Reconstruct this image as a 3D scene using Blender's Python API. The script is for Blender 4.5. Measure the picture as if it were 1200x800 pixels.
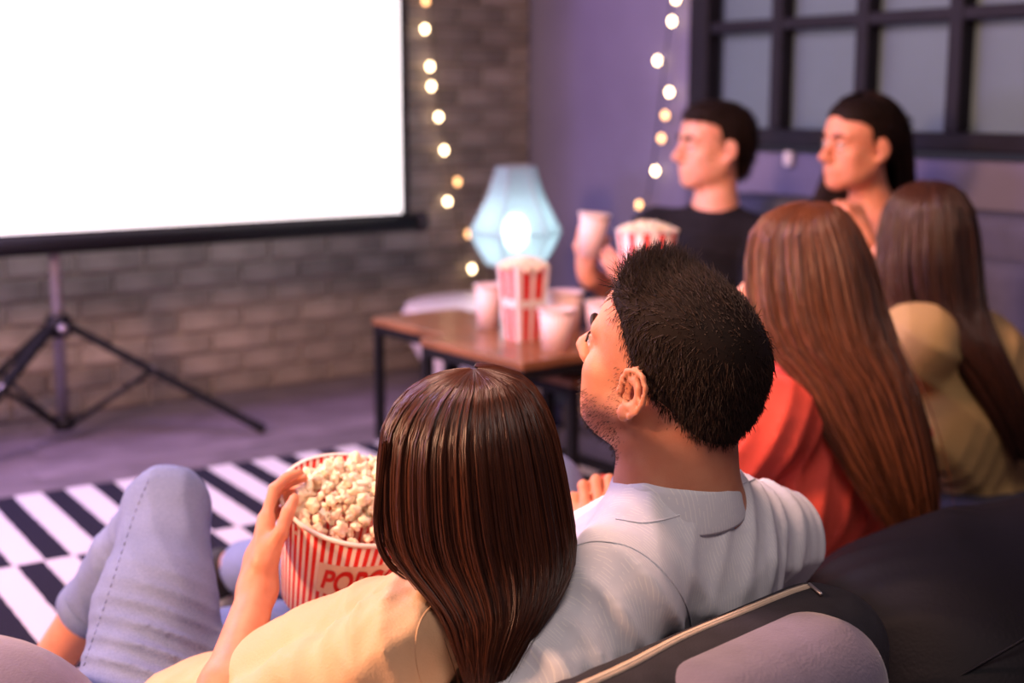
import bpy, math, random
import numpy as np
from mathutils import Matrix, Vector, Euler
for o in list(bpy.data.objects): bpy.data.objects.remove(o)
SC = bpy.context.scene
COL = SC.collection
random.seed(7)
RNG = np.random.default_rng(11)
V3 = lambda *a: np.array(a, float)

# ------------------------------------------------------------------ camera
FPX = 1600.0; PITCH = math.radians(10.0); CAMZ = 1.0
cam_d = bpy.data.cameras.new('camera'); cam = bpy.data.objects.new('camera', cam_d); COL.objects.link(cam)
cam.location = (0, 0, CAMZ); cam.rotation_euler = (math.radians(90) - PITCH, 0, 0)
cam_d.sensor_width = 36; cam_d.lens = 36 * FPX / 1200; cam_d.clip_start = 0.05
cam_d.dof.use_dof = True; cam_d.dof.focus_distance = 1.62; cam_d.dof.aperture_fstop = 2.6
SC.camera = cam

# ------------------------------------------------------------------ world, lights, exposure
W = bpy.data.worlds.new('world'); SC.world = W; W.use_nodes = True
W.node_tree.nodes['Background'].inputs[0].default_value = (0.50, 0.42, 0.62, 1)
W.node_tree.nodes['Background'].inputs[1].default_value = 0.07
SC.view_settings.view_transform = 'Standard'; SC.view_settings.look = 'None'
SC.view_settings.gamma = 1; SC.view_settings.exposure = 0.0; SC.view_settings.use_curve_mapping = False
def area(name, loc, target, size, power, color):
    l = bpy.data.lights.new(name, 'AREA'); l.energy = power; l.color = color; l.size = size
    o = bpy.data.objects.new(name, l); COL.objects.link(o); o.location = loc
    o.rotation_euler = (Vector(target) - Vector(loc)).to_track_quat('-Z', 'Y').to_euler()
    return o
area('warm_key_lamp', (-2.3, 0.9, 1.7), (0.1, 2.0, 0.4), 0.5, 118, (1.0, 0.52, 0.31))
area('soft_ceiling_lamp', (0.3, 0.2, 2.5), (0.2, 2.2, 0.3), 0.9, 24, (1.0, 0.80, 0.72))
area('violet_lamp', (-1.7, 3.0, 2.3), (-1.0, 4.1, 0.0), 0.6, 50, (0.62, 0.42, 1.0))
area('low_violet_fill', (-2.5, 2.7, 1.0), (-0.8, 4.6, 0.2), 0.5, 30, (0.62, 0.45, 1.0))  # added violet fill for the bricks below the screen, not a room lamp
area('right_group_fill', (-0.4, 2.0, 2.2), (0.95, 2.9, 0.5), 0.5, 44, (1.0, 0.56, 0.42))  # added warm fill to brighten the coral and khaki shirts, no fixture stands here

# ------------------------------------------------------------------ pixel <-> place helpers (used to work out real positions)
CP, SP = math.cos(PITCH), math.sin(PITCH)
def ray(x, y):
    u = (x - 600) / FPX; v = (400 - y) / FPX
    return V3(u, CP + v * SP, -SP + v * CP)
def A(x, y, Y):
    d = ray(x, y); return V3(0, 0, CAMZ) + d * (Y / d[1])
def FL(x, y, z=0.0):
    d = ray(x, y); return V3(0, 0, CAMZ) + d * ((z - CAMZ) / d[2])
def PR(P):
    P = np.asarray(P, float) - [0, 0, CAMZ]
    z = P[1] * CP - P[2] * SP; y = P[1] * SP + P[2] * CP
    return 600 + FPX * P[0] / z, 400 - FPX * y / z
def nrm(v): v = np.asarray(v, float); return v / np.linalg.norm(v)

# ------------------------------------------------------------------ materials
def mat(name, col, rough=0.6, var=0.12, nscale=20, bump=0.0, bscale=120, spec=0.4, sss=0.0, metal=0.0, col2=None, sheen=0.0, emit=None, estr=0.0, trans=0.0, alpha=1.0, coords='Object'):
    m = bpy.data.materials.new(name); m.use_nodes = True; nt = m.node_tree; b = nt.nodes['Principled BSDF']
    tc = nt.nodes.new('ShaderNodeTexCoord'); nz = nt.nodes.new('ShaderNodeTexNoise'); nz.inputs['Scale'].default_value = nscale; nz.inputs['Detail'].default_value = 4
    nt.links.new(tc.outputs[coords], nz.inputs['Vector'])
    mx = nt.nodes.new('ShaderNodeMix'); mx.data_type = 'RGBA'
    c2 = col2 if col2 else tuple(max(0, c * (1 - 2 * var)) for c in col)
    mx.inputs[6].default_value = (*c2, 1); mx.inputs[7].default_value = (*col, 1)
    rp = nt.nodes.new('ShaderNodeMapRange'); rp.inputs[1].default_value = 0.3; rp.inputs[2].default_value = 0.7
    nt.links.new(nz.outputs['Fac'], rp.inputs[0]); nt.links.new(rp.outputs[0], mx.inputs[0])
    nt.links.new(mx.outputs[2], b.inputs['Base Color'])
    b.inputs['Roughness'].default_value = rough; b.inputs['Specular IOR Level'].default_value = spec; b.inputs['Metallic'].default_value = metal
    if sss: b.inputs['Subsurface Weight'].default_value = sss; b.inputs['Subsurface Radius'].default_value = (1, .35, .2); b.inputs['Subsurface Scale'].default_value = 0.012
    if sheen: b.inputs['Sheen Weight'].default_value = sheen; b.inputs['Sheen Roughness'].default_value = .5
    if trans: b.inputs['Transmission Weight'].default_value = trans
    if alpha < 1: b.inputs['Alpha'].default_value = alpha
    if emit: b.inputs['Emission Color'].default_value = (*emit, 1); b.inputs['Emission Strength'].default_value = estr
    if bump:
        n2 = nt.nodes.new('ShaderNodeTexNoise'); n2.inputs['Scale'].default_value = bscale; n2.inputs['Detail'].default_value = 3
        nt.links.new(tc.outputs[coords], n2.inputs['Vector'])
        bp = nt.nodes.new('ShaderNodeBump'); bp.inputs['Strength'].default_value = bump; bp.inputs['Distance'].default_value = 0.004
        nt.links.new(n2.outputs['Fac'], bp.inputs['Height']); nt.links.new(bp.outputs[0], b.inputs['Normal'])
    return m
def N(m, t): return m.node_tree.nodes.new(t)
def L(m, a, b): m.node_tree.links.new(a, b)
def mth(m, op, a, b=None, c=None):
    n = N(m, 'ShaderNodeMath'); n.operation = op
    for i, x in enumerate((a, b, c)):
        if x is None: continue
        if isinstance(x, (int, float)): n.inputs[i].default_value = x
        else: L(m, x, n.inputs[i])
    return n.outputs[0]
def base_mix(m, fac, c1, c2, rgb2=None):
    mx = N(m, 'ShaderNodeMix'); mx.data_type = 'RGBA'
    mx.inputs[6].default_value = (*c1, 1)
    if rgb2 is not None: L(m, rgb2, mx.inputs[7])
    else: mx.inputs[7].default_value = (*c2, 1)
    L(m, fac, mx.inputs[0]); L(m, mx.outputs[2], m.node_tree.nodes['Principled BSDF'].inputs['Base Color'])
    return mx.outputs[2]
def isl(m):
    g = N(m, 'ShaderNodeNewGeometry'); return g.outputs['Random Per Island']
def hair_mat(name, dark, light, rough=0.34, spec=0.5):
    m = mat(name, dark, rough, 0.1, spec=spec); base_mix(m, isl(m), dark, light); return m
def angle_stripe_mat(name, n, c1, c2, duty=0.5, rough=0.45, spec=0.35):
    m = mat(name, c1, rough, spec=spec); tc = N(m, 'ShaderNodeTexCoord'); sx = N(m, 'ShaderNodeSeparateXYZ'); L(m, tc.outputs['Object'], sx.inputs[0])
    a = mth(m, 'ARCTAN2', sx.outputs[1], sx.outputs[0]); f = mth(m, 'FRACT', mth(m, 'ADD', mth(m, 'MULTIPLY', a, n / (2 * math.pi)), 100.0))
    base_mix(m, mth(m, 'LESS_THAN', f, duty), c1, c2); return m

M = {}
M['brick'] = mat('brick_clay', (.31, .255, .245), .8, .22, 9, .5, 60, .2)
M['mortar'] = mat('mortar', (.58, .48, .44), .9, .1, 30, .4, 80, .1)
M['plaster'] = mat('lavender_plaster', (.16, .15, .25), .75, .06, 4, .15, 90, .25)
M['plank'] = mat('grey_wood_plank', (.20, .165, .21), .45, .2, 6, .12, 40, .4)
M['black'] = mat('black_metal', (.008, .008, .011), .5, .1, 30, spec=.2)
M['framemetal'] = mat('window_frame_metal', (.013, .012, .020), .55, .1, 20, spec=.15)
M['fabricblack'] = mat('black_border_cloth', (.01, .009, .012), .7, .1, 30)
M['steel'] = mat('pole_steel', (.35, .32, .36), .35, .05, 30, metal=.7)
M['screen'] = mat('lit_screen', (.9, .9, .9), .8, .01, emit=(1, 1, 1), estr=1.25)
M['wood'] = mat('table_wood', (.30, .125, .055), .28, .25, 8, .08, 60, .5)
M['white'] = mat('white_plastic', (.78, .70, .70), .4, .03, 5)
M['paper'] = mat('paper_white', (.85, .76, .72), .55, .03, 20)
M['red'] = mat('print_red', (.70, .022, .016), .5, .06, 30)
M['cream'] = mat('print_cream', (.86, .72, .58), .5, .03, 20)
M['cup'] = angle_stripe_mat('pinstripe_cup_paper', 26, (.86, .72, .70), (.80, .42, .40), .38)
M['tub'] = angle_stripe_mat('red_striped_tub_paper', 54, (.88, .76, .68), (.72, .018, .012), .52)
M['tubwide'] = angle_stripe_mat('wide_red_stripe_paper', 12, (.86, .76, .72), (.75, .03, .02), .5)
M['popcorn'] = mat('popcorn_puff', (.95, .85, .70), .8, .05, 70, .35, 500, .15, sss=.2, col2=(.93, .76, .54))
M['wire'] = mat('cord_black', (.012, .01, .012), .6)
M['bulb'] = mat('bulb_glow', (1, .8, .5), .3, emit=(1, .72, .42), estr=14)
M['bulbdim'] = mat('bulb_dim_glow', (1, .6, .3), .3, emit=(1, .50, .20), estr=5)
M['lampcloth'] = mat('lamp_shade_cloth', (.42, .50, .58), .8, .05, 40)
M['eye'] = mat('eye_white', (.75, .70, .68), .2, .02); M['iris'] = mat('iris_brown', (.03, .014, .008), .15, .02)
def skin(name, c): return mat(name, c, .46, .06, 35, .10, 420, .4, sss=.18, col2=(c[0] * .92, c[1] * .80, c[2] * .78))
M['skin_a'] = skin('skin_warm', (.74, .315, .19)); M['skin_b'] = skin('skin_light', (.80, .40, .275)); M['skin_c'] = skin('skin_tan', (.68, .295, .175))
M['hair_a'] = hair_mat('hair_chestnut', (.022, .0065, .004), (.095, .026, .011), .33, .5)
M['hair_b'] = hair_mat('hair_dark_brown', (.010, .005, .004), (.034, .015, .009), .55, .3)
M['hair_c'] = hair_mat('hair_auburn', (.050, .016, .008), (.20, .066, .030))
M['hair_d'] = hair_mat('hair_deep_brown', (.022, .009, .006), (.080, .028, .016))
M['hair_e'] = hair_mat('hair_black_brown', (.010, .005, .004), (.026, .011, .008), .6, .2)
M['hair_under'] = mat('hair_underlayer', (.012, .006, .0045), .7, .1, 60, spec=.15)
M['blackcloth'] = mat('black_cotton', (.012, .011, .016), .85, .2, 30, .2, 200, .2)
M['navycloth'] = mat('navy_trousers', (.018, .018, .035), .85, .2, 30, .2, 200, .2)
M['coral'] = mat('coral_cloth', (.93, .115, .080), .65, .05, 12, .2, 300, .25)
M['khaki'] = mat('khaki_cloth', (.62, .40, .17), .7, .06, 12, .2, 300, .25)
M['butter'] = mat('butter_cloth', (.72, .46, .275), .65, .04, 12, .2, 300, .25)
M['charcoal'] = mat('charcoal_canvas', (.034, .032, .042), .8, .12, 40, .25, 400, .25)
M['lavender'] = mat('lavender_grey_velour', (.20, .175, .26), .85, .08, 25, .25, 260, .2, sheen=.3)
M['bagblack'] = mat('black_beanbag_cloth', (.0045, .0045, .0085), .6, .2, 6, .15, 200, .15)
M['sofa'] = mat('blue_grey_upholstery', (.075, .075, .12), .8, .1, 20, .2, 300, .25)
M['tape'] = mat('zip_tape', (.62, .48, .38), .7, .08, 60, .3, 500)
M['sneaker'] = mat('sneaker_dark', (.02, .02, .024), .6); M['sole'] = mat('sole_white', (.8, .76, .76), .6)
M['soil'] = mat('drink_dark', (.05, .02, .012), .2)

# denim with fine twill, pale fade
def denim(name, c1, c2):
    m = mat(name, c1, .8, .1, spec=.2); tc = N(m, 'ShaderNodeTexCoord')
    a = N(m, 'ShaderNodeTexNoise'); a.inputs['Scale'].default_value = 7; a.inputs['Detail'].default_value = 3; L(m, tc.outputs['Object'], a.inputs['Vector'])
    b = N(m, 'ShaderNodeTexNoise'); b.inputs['Scale'].default_value = 420; b.inputs['Detail'].default_value = 2; L(m, tc.outputs['Object'], b.inputs['Vector'])
    f = mth(m, 'ADD', mth(m, 'MULTIPLY', a.outputs['Fac'], .55), mth(m, 'MULTIPLY', b.outputs['Fac'], .6))
    r = N(m, 'ShaderNodeMapRange'); r.inputs[1].default_value = .35; r.inputs[2].default_value = .8; L(m, f, r.inputs[0])
    base_mix(m, r.outputs[0], c1, c2)
    bp = N(m, 'ShaderNodeBump'); bp.inputs['Strength'].default_value = .25; bp.inputs['Distance'].default_value = .001; L(m, b.outputs['Fac'], bp.inputs['Height'])
    L(m, bp.outputs[0], m.node_tree.nodes['Principled BSDF'].inputs['Normal']); return m
M['denim'] = denim('pale_denim', (.125, .17, .33), (.235, .295, .50))
M['denim2'] = denim('blue_denim', (.16, .20, .42), (.30, .35, .60))
# pale blue shirt with thin woven white pinstripe
def shirt_mat():
    m = mat('pale_blue_striped_shirt', (.62, .64, .74), .75, .04, 10, spec=.2); tc = N(m, 'ShaderNodeTexCoord')
    sx = N(m, 'ShaderNodeSeparateXYZ'); L(m, tc.outputs['Object'], sx.inputs[0])
    nz = N(m, 'ShaderNodeTexNoise'); nz.inputs['Scale'].default_value = 60; L(m, tc.outputs['Object'], nz.inputs['Vector'])
    k = mth(m, 'ADD', mth(m, 'MULTIPLY', sx.outputs[0], 150.0), mth(m, 'MULTIPLY', sx.outputs[1], 190.0))
    s = mth(m, 'FRACT', mth(m, 'ADD', mth(m, 'ADD', k, 500.0), mth(m, 'MULTIPLY', nz.outputs['Fac'], .5)))
    br = mth(m, 'MULTIPLY', mth(m, 'LESS_THAN', s, .22), mth(m, 'GREATER_THAN', nz.outputs['Fac'], .47))
    base_mix(m, br, (.74, .75, .83), (.86, .86, .90)); return m
M['shirt'] = shirt_mat()

# ------------------------------------------------------------------ object helpers
ORG = {}
def tag(o, label=None, cat=None, group=None, kind=None):
    if label: o['label'] = label
    if cat: o['category'] = cat
    if group: o['group'] = group
    if kind: o['kind'] = kind
    return o
def empty(name, loc, label=None, cat=None, group=None, kind=None):
    o = bpy.data.objects.new(name, None); COL.objects.link(o); o.location = tuple(loc); o.empty_display_size = .1
    ORG[o.name] = np.array(loc, float); return tag(o, label, cat, group, kind)
def mobj(name, V, F, m, parent=None, smooth=True, origin=None):
    """V in world metres; vertices are stored relative to the parent's origin (or own origin)."""
    V = np.asarray(V, float)
    org = ORG[parent.name] if parent is not None else (np.array(origin, float) if origin is not None else np.zeros(3))
    me = bpy.data.meshes.new(name)
    if isinstance(F, np.ndarray):
        n, k = F.shape
        me.vertices.add(len(V)); me.vertices.foreach_set('co', (V - org).astype(np.float32).ravel())
        me.loops.add(n * k); me.loops.foreach_set('vertex_index', F.astype(np.int32).ravel())
        me.polygons.add(n); me.polygons.foreach_set('loop_start', np.arange(0, n * k, k, dtype=np.int32)); me.polygons.foreach_set('loop_total', np.full(n, k, np.int32))
        me.update(calc_edges=True); me.validate()
    else:
        me.from_pydata([tuple(v) for v in (V - org)], [], [tuple(int(i) for i in f) for f in F]); me.update()
    if smooth: me.polygons.foreach_set('use_smooth', np.ones(len(me.polygons), bool))
    me.materials.append(m)
    o = bpy.data.objects.new(name, me); COL.objects.link(o)
    if parent is not None: o.parent = parent
    else: o.location = tuple(org)
    ORG[o.name] = org
    return o
class MB:
    def __init__(s): s.V = []; s.F = []
    def add(s, V, F):
        n = len(s.V); s.V += [np.array(v, float) for v in V]; s.F += [[i + n for i in f] for f in F]; return s
    def box(s, c, h, ax=None, bev=0.0):
        """chamfered box: centre c, half sizes h, axes ax (3 row vectors)"""
        ax = np.eye(3) if ax is None else np.array(ax, float); c = np.array(c, float)
        if bev <= 0:
            V = [c + ax[0] * (h[0] * i) + ax[1] * (h[1] * j) + ax[2] * (h[2] * k) for i in (-1, 1) for j in (-1, 1) for k in (-1, 1)]
            return s.add(V, [(0, 1, 3, 2), (4, 6, 7, 5), (0, 4, 5, 1), (2, 3, 7, 6), (0, 2, 6, 4), (1, 5, 7, 3)])
        V = []; idx = {}
        for i in (-1, 1):
            for j in (-1, 1):
                for k in (-1, 1):
                    for a in range(3):
                        q = [i * (h[0] - bev), j * (h[1] - bev), k * (h[2] - bev)]; sg = (i, j, k)[a]; q[a] = sg * h[a]
                        idx[(i, j, k, a)] = len(V); V.append(c + ax[0] * q[0] + ax[1] * q[1] + ax[2] * q[2])
        F = []
        def sgn(a, b): return 1
        for a in range(3):
            b, d = (a + 1) % 3, (a + 2) % 3
            for sg in (-1, 1):
                ring = []
                for (p, q) in ((-1, -1), (1, -1), (1, 1), (-1, 1)):
                    t = [0, 0, 0]; t[a] = sg; t[b] = p; t[d] = q; ring.append(idx[(*t, a)])
                F.append(ring if sg > 0 else ring[::-1])
        for a in range(3):           # edges along axis a
            b, d = (a + 1) % 3, (a + 2) % 3
            for p in (-1, 1):
                for q in (-1, 1):
                    def g(e, w): t = [0, 0, 0]; t[a] = e; t[b] = p; t[d] = q; return idx[(*t, w)]
                    f = [g(-1, b), g(1, b), g(1, d), g(-1, d)]; F.append(f if p * q < 0 else f[::-1])
        for i in (-1, 1):
            for j in (-1, 1):
                for k in (-1, 1):
                    f = [idx[(i, j, k, 0)], idx[(i, j, k, 1)], idx[(i, j, k, 2)]]; F.append(f if i * j * k > 0 else f[::-1])
        return s.add(V, F)
    def tube(s, P, r, n=10, cap=True):
        P = np.asarray(P, float); m = len(P); r = np.broadcast_to(np.asarray(r, float), (m,))
        T = np.gradient(P, axis=0) if m > 1 else None
        up = V3(0, 0, 1) if abs(nrm(T[0])[2]) < .9 else V3(1, 0, 0); V = []
        a = nrm(np.cross(T[0], up))
        for i in range(m):
            t = nrm(T[i]); a = nrm(a - t * np.dot(a, t)); b = np.cross(t, a)
            for k in range(n):
                g = 2 * math.pi * k / n; V.append(P[i] + (a * math.cos(g) + b * math.sin(g)) * r[i])
        F = [(i * n + k, i * n + (k + 1) % n, (i + 1) * n + (k + 1) % n, (i + 1) * n + k) for i in range(m - 1) for k in range(n)]
        if cap: F += [list(range(n))[::-1], [(m - 1) * n + k for k in range(n)]]
        return s.add(V, F)
    def lathe(s, c, prof, n=32, axis=None, ex=None, cap=(True, True), tw=0):
        ax = V3(0, 0, 1) if axis is None else nrm(axis)
        ex = V3(1, 0, 0) if ex is None else np.array(ex, float); ex = nrm(ex - ax * np.dot(ex, ax)); ey = np.cross(ax, ex); c = np.array(c, float)
        V = [c + ax * h + (ex * math.cos(2 * math.pi * k / n + tw) + ey * math.sin(2 * math.pi * k / n + tw)) * r for (r, h) in prof for k in range(n)]
        m = len(prof); F = [(i * n + k, i * n + (k + 1) % n, (i + 1) * n + (k + 1) % n, (i + 1) * n + k) for i in range(m - 1) for k in range(n)]
        if cap[0]: F.append(list(range(n))[::-1])
        if cap[1]: F.append([(m - 1) * n + k for k in range(n)])
        return s.add(V, F)
    def sphere(s, c, r, n=14, m=8, ax=None):
        ax = np.eye(3) if ax is None else ax; r = np.broadcast_to(np.asarray(r, float), (3,)); c = np.array(c, float)
        V = []; 
        for i in range(m + 1):
            t = math.pi * i / m
            for k in range(n):
                g = 2 * math.pi * k / n; q = V3(math.sin(t) * math.cos(g), math.sin(t) * math.sin(g), math.cos(t)) * r
                V.append(c + ax[0] * q[0] + ax[1] * q[1] + ax[2] * q[2])
        F = [(i * n + k, (i + 1) * n + k, (i + 1) * n + (k + 1) % n, i * n + (k + 1) % n) for i in range(m) for k in range(n)]
        return s.add(V, F)
    def build(s, name, m, parent=None, smooth=True, origin=None): return mobj(name, s.V, s.F, m, parent, smooth, origin)
def sub(o, lv=1):
    md = o.modifiers.new('subdivision', 'SUBSURF'); md.levels = lv; md.render_levels = lv; return o
def crom(P, n):
    """Catmull-Rom resample of control rows P to n rows"""
    P = np.asarray(P, float); k = len(P); Q = np.vstack([2 * P[0] - P[1], P, 2 * P[-1] - P[-2]])
    t = np.linspace(0, k - 1 - 1e-9, n); i = t.astype(int); u = (t - i)[:, None]
    a, b, c, d = Q[i], Q[i + 1], Q[i + 2], Q[i + 3]
    return .5 * (2 * b + (c - a) * u + (2 * a - 5 * b + 4 * c - d) * u ** 2 + (3 * b - a - 3 * c + d) * u ** 3)

# ------------------------------------------------------------------ sculpting field -> one continuous surface
class Waves:
    def __init__(s, seed, freq, n=7):
        r = np.random.default_rng(seed); d = r.normal(size=(n, 3)); d /= np.linalg.norm(d, axis=1)[:, None]
        s.k = (d * (freq * r.uniform(.6, 1.5, n))[:, None]).astype(np.float32); s.p = r.uniform(0, 6.28, n).astype(np.float32); s.n = n
    def __call__(s, P):
        o = np.zeros(P.shape[:-1], np.float32)
        for k, p in zip(s.k, s.p): o += np.sin(P @ k + p)
        return o / math.sqrt(s.n)
def folds(seed, direction, freq, amp, warp=1.6, wf=9, mask=None, gate=True):
    """cloth folds: ridges across `direction`, wandering with low noise, fading in and out"""
    w = Waves(seed, wf); g = Waves(seed + 50, wf * .7); d = np.asarray(nrm(direction) * freq, np.float32)
    def fn(P):
        th = P @ d + warp * w(P); r = np.clip(1.06 - np.sqrt(np.sin(th) ** 2 + .03), 0, 1); a = np.clip(.45 + .6 * g(P), 0, 1)
        o = amp * (r ** 1.6 - .35) * (a if gate else 1.0)
        if mask: o = o * mask(P)
        return o
    return fn
def near_mask(c, r):
    c = np.asarray(c, np.float32)
    return lambda P: np.exp(-((P - c) ** 2).sum(-1) / (r * r))
class Field:
    def __init__(s): s.ops = []; s.disp = []
    def _a(s, fn, lo, hi, k, mode): s.ops.append((fn, np.asarray(lo, float) - k, np.asarray(hi, float) + k, k, mode)); return s
    def cap(s, a, b, ra, rb=None, k=.02, mode=0):
        rb = ra if rb is None else rb; a = np.asarray(a, np.float32); b = np.asarray(b, np.float32); ba = b - a; L2 = float(ba @ ba) + 1e-12; R = max(ra, rb)
        def fn(P):
            q = P - a; t = np.clip((q @ ba) / L2, 0, 1); q = q - t[..., None] * ba
            return np.sqrt((q * q).sum(-1)) - (ra + (rb - ra) * t)
        return s._a(fn, np.minimum(a, b) - R, np.maximum(a, b) + R, k, mode)
    def chain(s, P, R, k=.02, mode=0):
        for i in range(len(P) - 1): s.cap(P[i], P[i + 1], R[i], R[i + 1], k, mode)
        return s
    def ell(s, c, r, R=None, k=.02, mode=0):
        c = np.asarray(c, np.float32); r = np.asarray(r, np.float32); R = np.eye(3, dtype=np.float32) if R is None else np.asarray(R, np.float32)   # R columns = axes
        def fn(P):
            q = (P - c) @ R; a = np.sqrt(((q / r) ** 2).sum(-1)) + 1e-9; b = np.sqrt(((q / (r * r)) ** 2).sum(-1)) + 1e-9
            return a * (a - 1) / b
        m = float(r.max()); e = np.sqrt(((R * r) ** 2).sum(1)); return s._a(fn, c - e, c + e, k, mode)
    def box(s, c, h, R=None, rad=.01, k=.01, mode=0):
        c = np.asarray(c, np.float32); h = np.asarray(h, np.float32) - rad; R = np.eye(3, dtype=np.float32) if R is None else np.asarray(R, np.float32)
        def fn(P):
            q = np.abs((P - c) @ R) - h
            return np.sqrt((np.maximum(q, 0) ** 2).sum(-1)) + np.minimum(q.max(-1), 0) - rad
        e = (np.abs(R) * (h + rad)).sum(1); return s._a(fn, c - e, c + e, k, mode)
    def ev(s, P, ops):
        d = np.full(P.shape[:-1], 9., np.float32)
        for fn, lo, hi, k, mode in ops:
            e = fn(P)
            if mode == 0:
                h = np.maximum(k - np.abs(d - e), 0) / k; d = np.minimum(d, e) - h * h * k * .25
            elif mode == 1:
                e = -e; h = np.maximum(k - np.abs(d - e), 0) / k; d = np.maximum(d, e) + h * h * k * .25
            else:
                d = np.maximum(d, e)
        for f in s.disp: d = d - f(P)
        return d
    def mesh(s, vox, B=20):
        add = [o for o in s.ops if o[4] == 0]
        lo = np.min([o[1] for o in add], 0) - 2 * vox; hi = np.max([o[2] for o in add], 0) + 2 * vox
        n = np.ceil((hi - lo) / vox).astype(int); nb = -(-n // B); S = (nb * B + 2).astype(np.int64)
        gid = lambda i, j, k: (i * S[1] + j) * S[2] + k
        ids = []; pos = []; quads = []
        ar = np.arange(B + 1, dtype=np.float32)
        G = np.stack(np.meshgrid(ar, ar, ar, indexing='ij'), -1)
        pad = 2 * vox + .04
        for bi in range(nb[0]):
            for bj in range(nb[1]):
                for bk in range(nb[2]):
                    b0 = np.array([bi, bj, bk]) * B; p0 = lo + b0 * vox; p1 = p0 + B * vox
                    ops = [o for o in s.ops if (o[1] - pad < p1).all() and (o[2] + pad > p0).all()]
                    if not any(o[4] == 0 for o in ops): continue
                    c = (p0 + p1) * .5
                    dc = float(s.ev(c[None].astype(np.float32), ops)[0])
                    if abs(dc) > B * vox * .87 * 1.5 + .02: continue
                    D = s.ev(G * np.float32(vox) + p0.astype(np.float32), ops)
                    neg = D < 0
                    if neg.all() or not neg.any(): continue
                    cnt = np.zeros((B,) * 3, np.int16); 
                    for a in (0, 1):
                        for b in (0, 1):
                            for e in (0, 1): cnt += neg[a:B + a, b:B + b, e:B + e]
                    act = (cnt > 0) & (cnt < 8); I = np.argwhere(act)
                    acc = np.zeros((len(I), 3)); num = np.zeros(len(I))
                    for ax in range(3):
                        o1, o2 = [x for x in range(3) if x != ax]
                        for a in (0, 1):
                            for b in (0, 1):
                                q = I.copy(); q[:, o1] += a; q[:, o2] += b; r = q.copy(); r[:, ax] += 1
                                d0 = D[q[:, 0], q[:, 1], q[:, 2]]; d1 = D[r[:, 0], r[:, 1], r[:, 2]]; cr = (d0 < 0) != (d1 < 0)
                                t = np.where(cr, d0 / np.where(cr, d0 - d1, 1), 0); pp = q.astype(float); pp[:, ax] += t
                                acc[cr] += pp[cr]; num[cr] += 1
                    acc /= num[:, None]
                    ids.append(gid(*(I + b0).T)); pos.append(lo + (acc + b0) * vox)
                    for ax in range(3):
                        o1, o2 = (ax + 1) % 3, (ax + 2) % 3
                        sl0 = [slice(0, B)] * 3; sl1 = [slice(0, B)] * 3; sl1[ax] = slice(1, B + 1)
                        n0 = neg[tuple(sl0)]; n1 = neg[tuple(sl1)]; E = np.argwhere(n0 != n1)
                        if not len(E): continue
                        flip = n0[E[:, 0], E[:, 1], E[:, 2]]; g = E + b0; cs = []
                        for (a, b) in ((-1, -1), (0, -1), (0, 0), (-1, 0)):
                            h = g.copy(); h[:, o1] += a; h[:, o2] += b; cs.append(gid(*h.T))
                        Q = np.stack(cs, 1); Q[~flip] = Q[~flip][:, ::-1]; quads.append(Q)
        ids = np.concatenate(ids); pos = np.concatenate(pos); Q = np.concatenate(quads)
        o = np.argsort(ids); ids = ids[o]; pos = pos[o]
        k = np.clip(np.searchsorted(ids, Q), 0, len(ids) - 1); ok = (ids[k] == Q).all(1)
        return pos, k[ok]
    def build(s, name, vox, m, parent=None, origin=None):
        V, F = s.mesh(vox); return mobj(name, V, F, m, parent, True, origin)

# ================================================================== SETTING
CORN = FL(619, 415); WL = nrm(V3(.809, .588, 0)); WW = V3(.588, -.809, 0); WW = nrm(WW)   # brick wall runs along -WL, window wall along WW
NB = WW; NWIN = -WL                                                     # room-facing normals
UZ = V3(0, 0, 1)
def bw(s, z, off=0.0): return CORN - WL * s + UZ * z + NB * off         # a point on the brick wall
def ww(t, z, off=0.0): return CORN + WW * t + UZ * z + NWIN * off       # a point on the window wall

# floor of separate planks
fl_base = MB().box((0.0, 3.0, -.03), (4.2, 4.2, .02), [WL, WW, UZ])
floor = tag(fl_base.build('floor', M['plank'], smooth=False, origin=(0, 3, 0)), kind='structure')
PW, PL_ = .13, 1.25
plank_me = None; rest = MB(); nplank = 0
for r in range(-24, 25):
    for c in range(-4, 4):
        ce = CORN + WW * (r * PW + .065 + .3) + WL * (c * PL_ + (r * .47 % 1) * PL_ - .2); ce[2] = -.005
        px = PR(ce + UZ * .005); ins = any(-30 < PR(ce + WL * d)[0] < 760 and 400 < PR(ce + WL * d)[1] < 690 for d in (-.5, 0, .5)) and ce[1] > 2.7
        if (ce - CORN) @ NB < -.3 or (ce - CORN) @ NWIN < -.6 or ce[1] < -.8: continue
        if ins and nplank < 280:
            if plank_me is None:
                o = MB().box(ce, (PL_ / 2 - .0015, PW / 2 - .0015, .005), [WL, WW, UZ], .0012).build('plank', M['plank'], floor, False)
                off = ce - ORG[floor.name]
                for v in o.data.vertices: v.co -= Vector(off)
                o.location = tuple(off); plank_me = o.data
            else:
                o = bpy.data.objects.new('plank', plank_me); COL.objects.link(o); o.parent = floor; o.location = tuple(ce - ORG[floor.name])
            nplank += 1
        else: rest.box(ce, (PL_ / 2 - .0015, PW / 2 - .0015, .005), [WL, WW, UZ])
tag(rest.build('planks', M['plank'], floor, False), kind='stuff')

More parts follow.
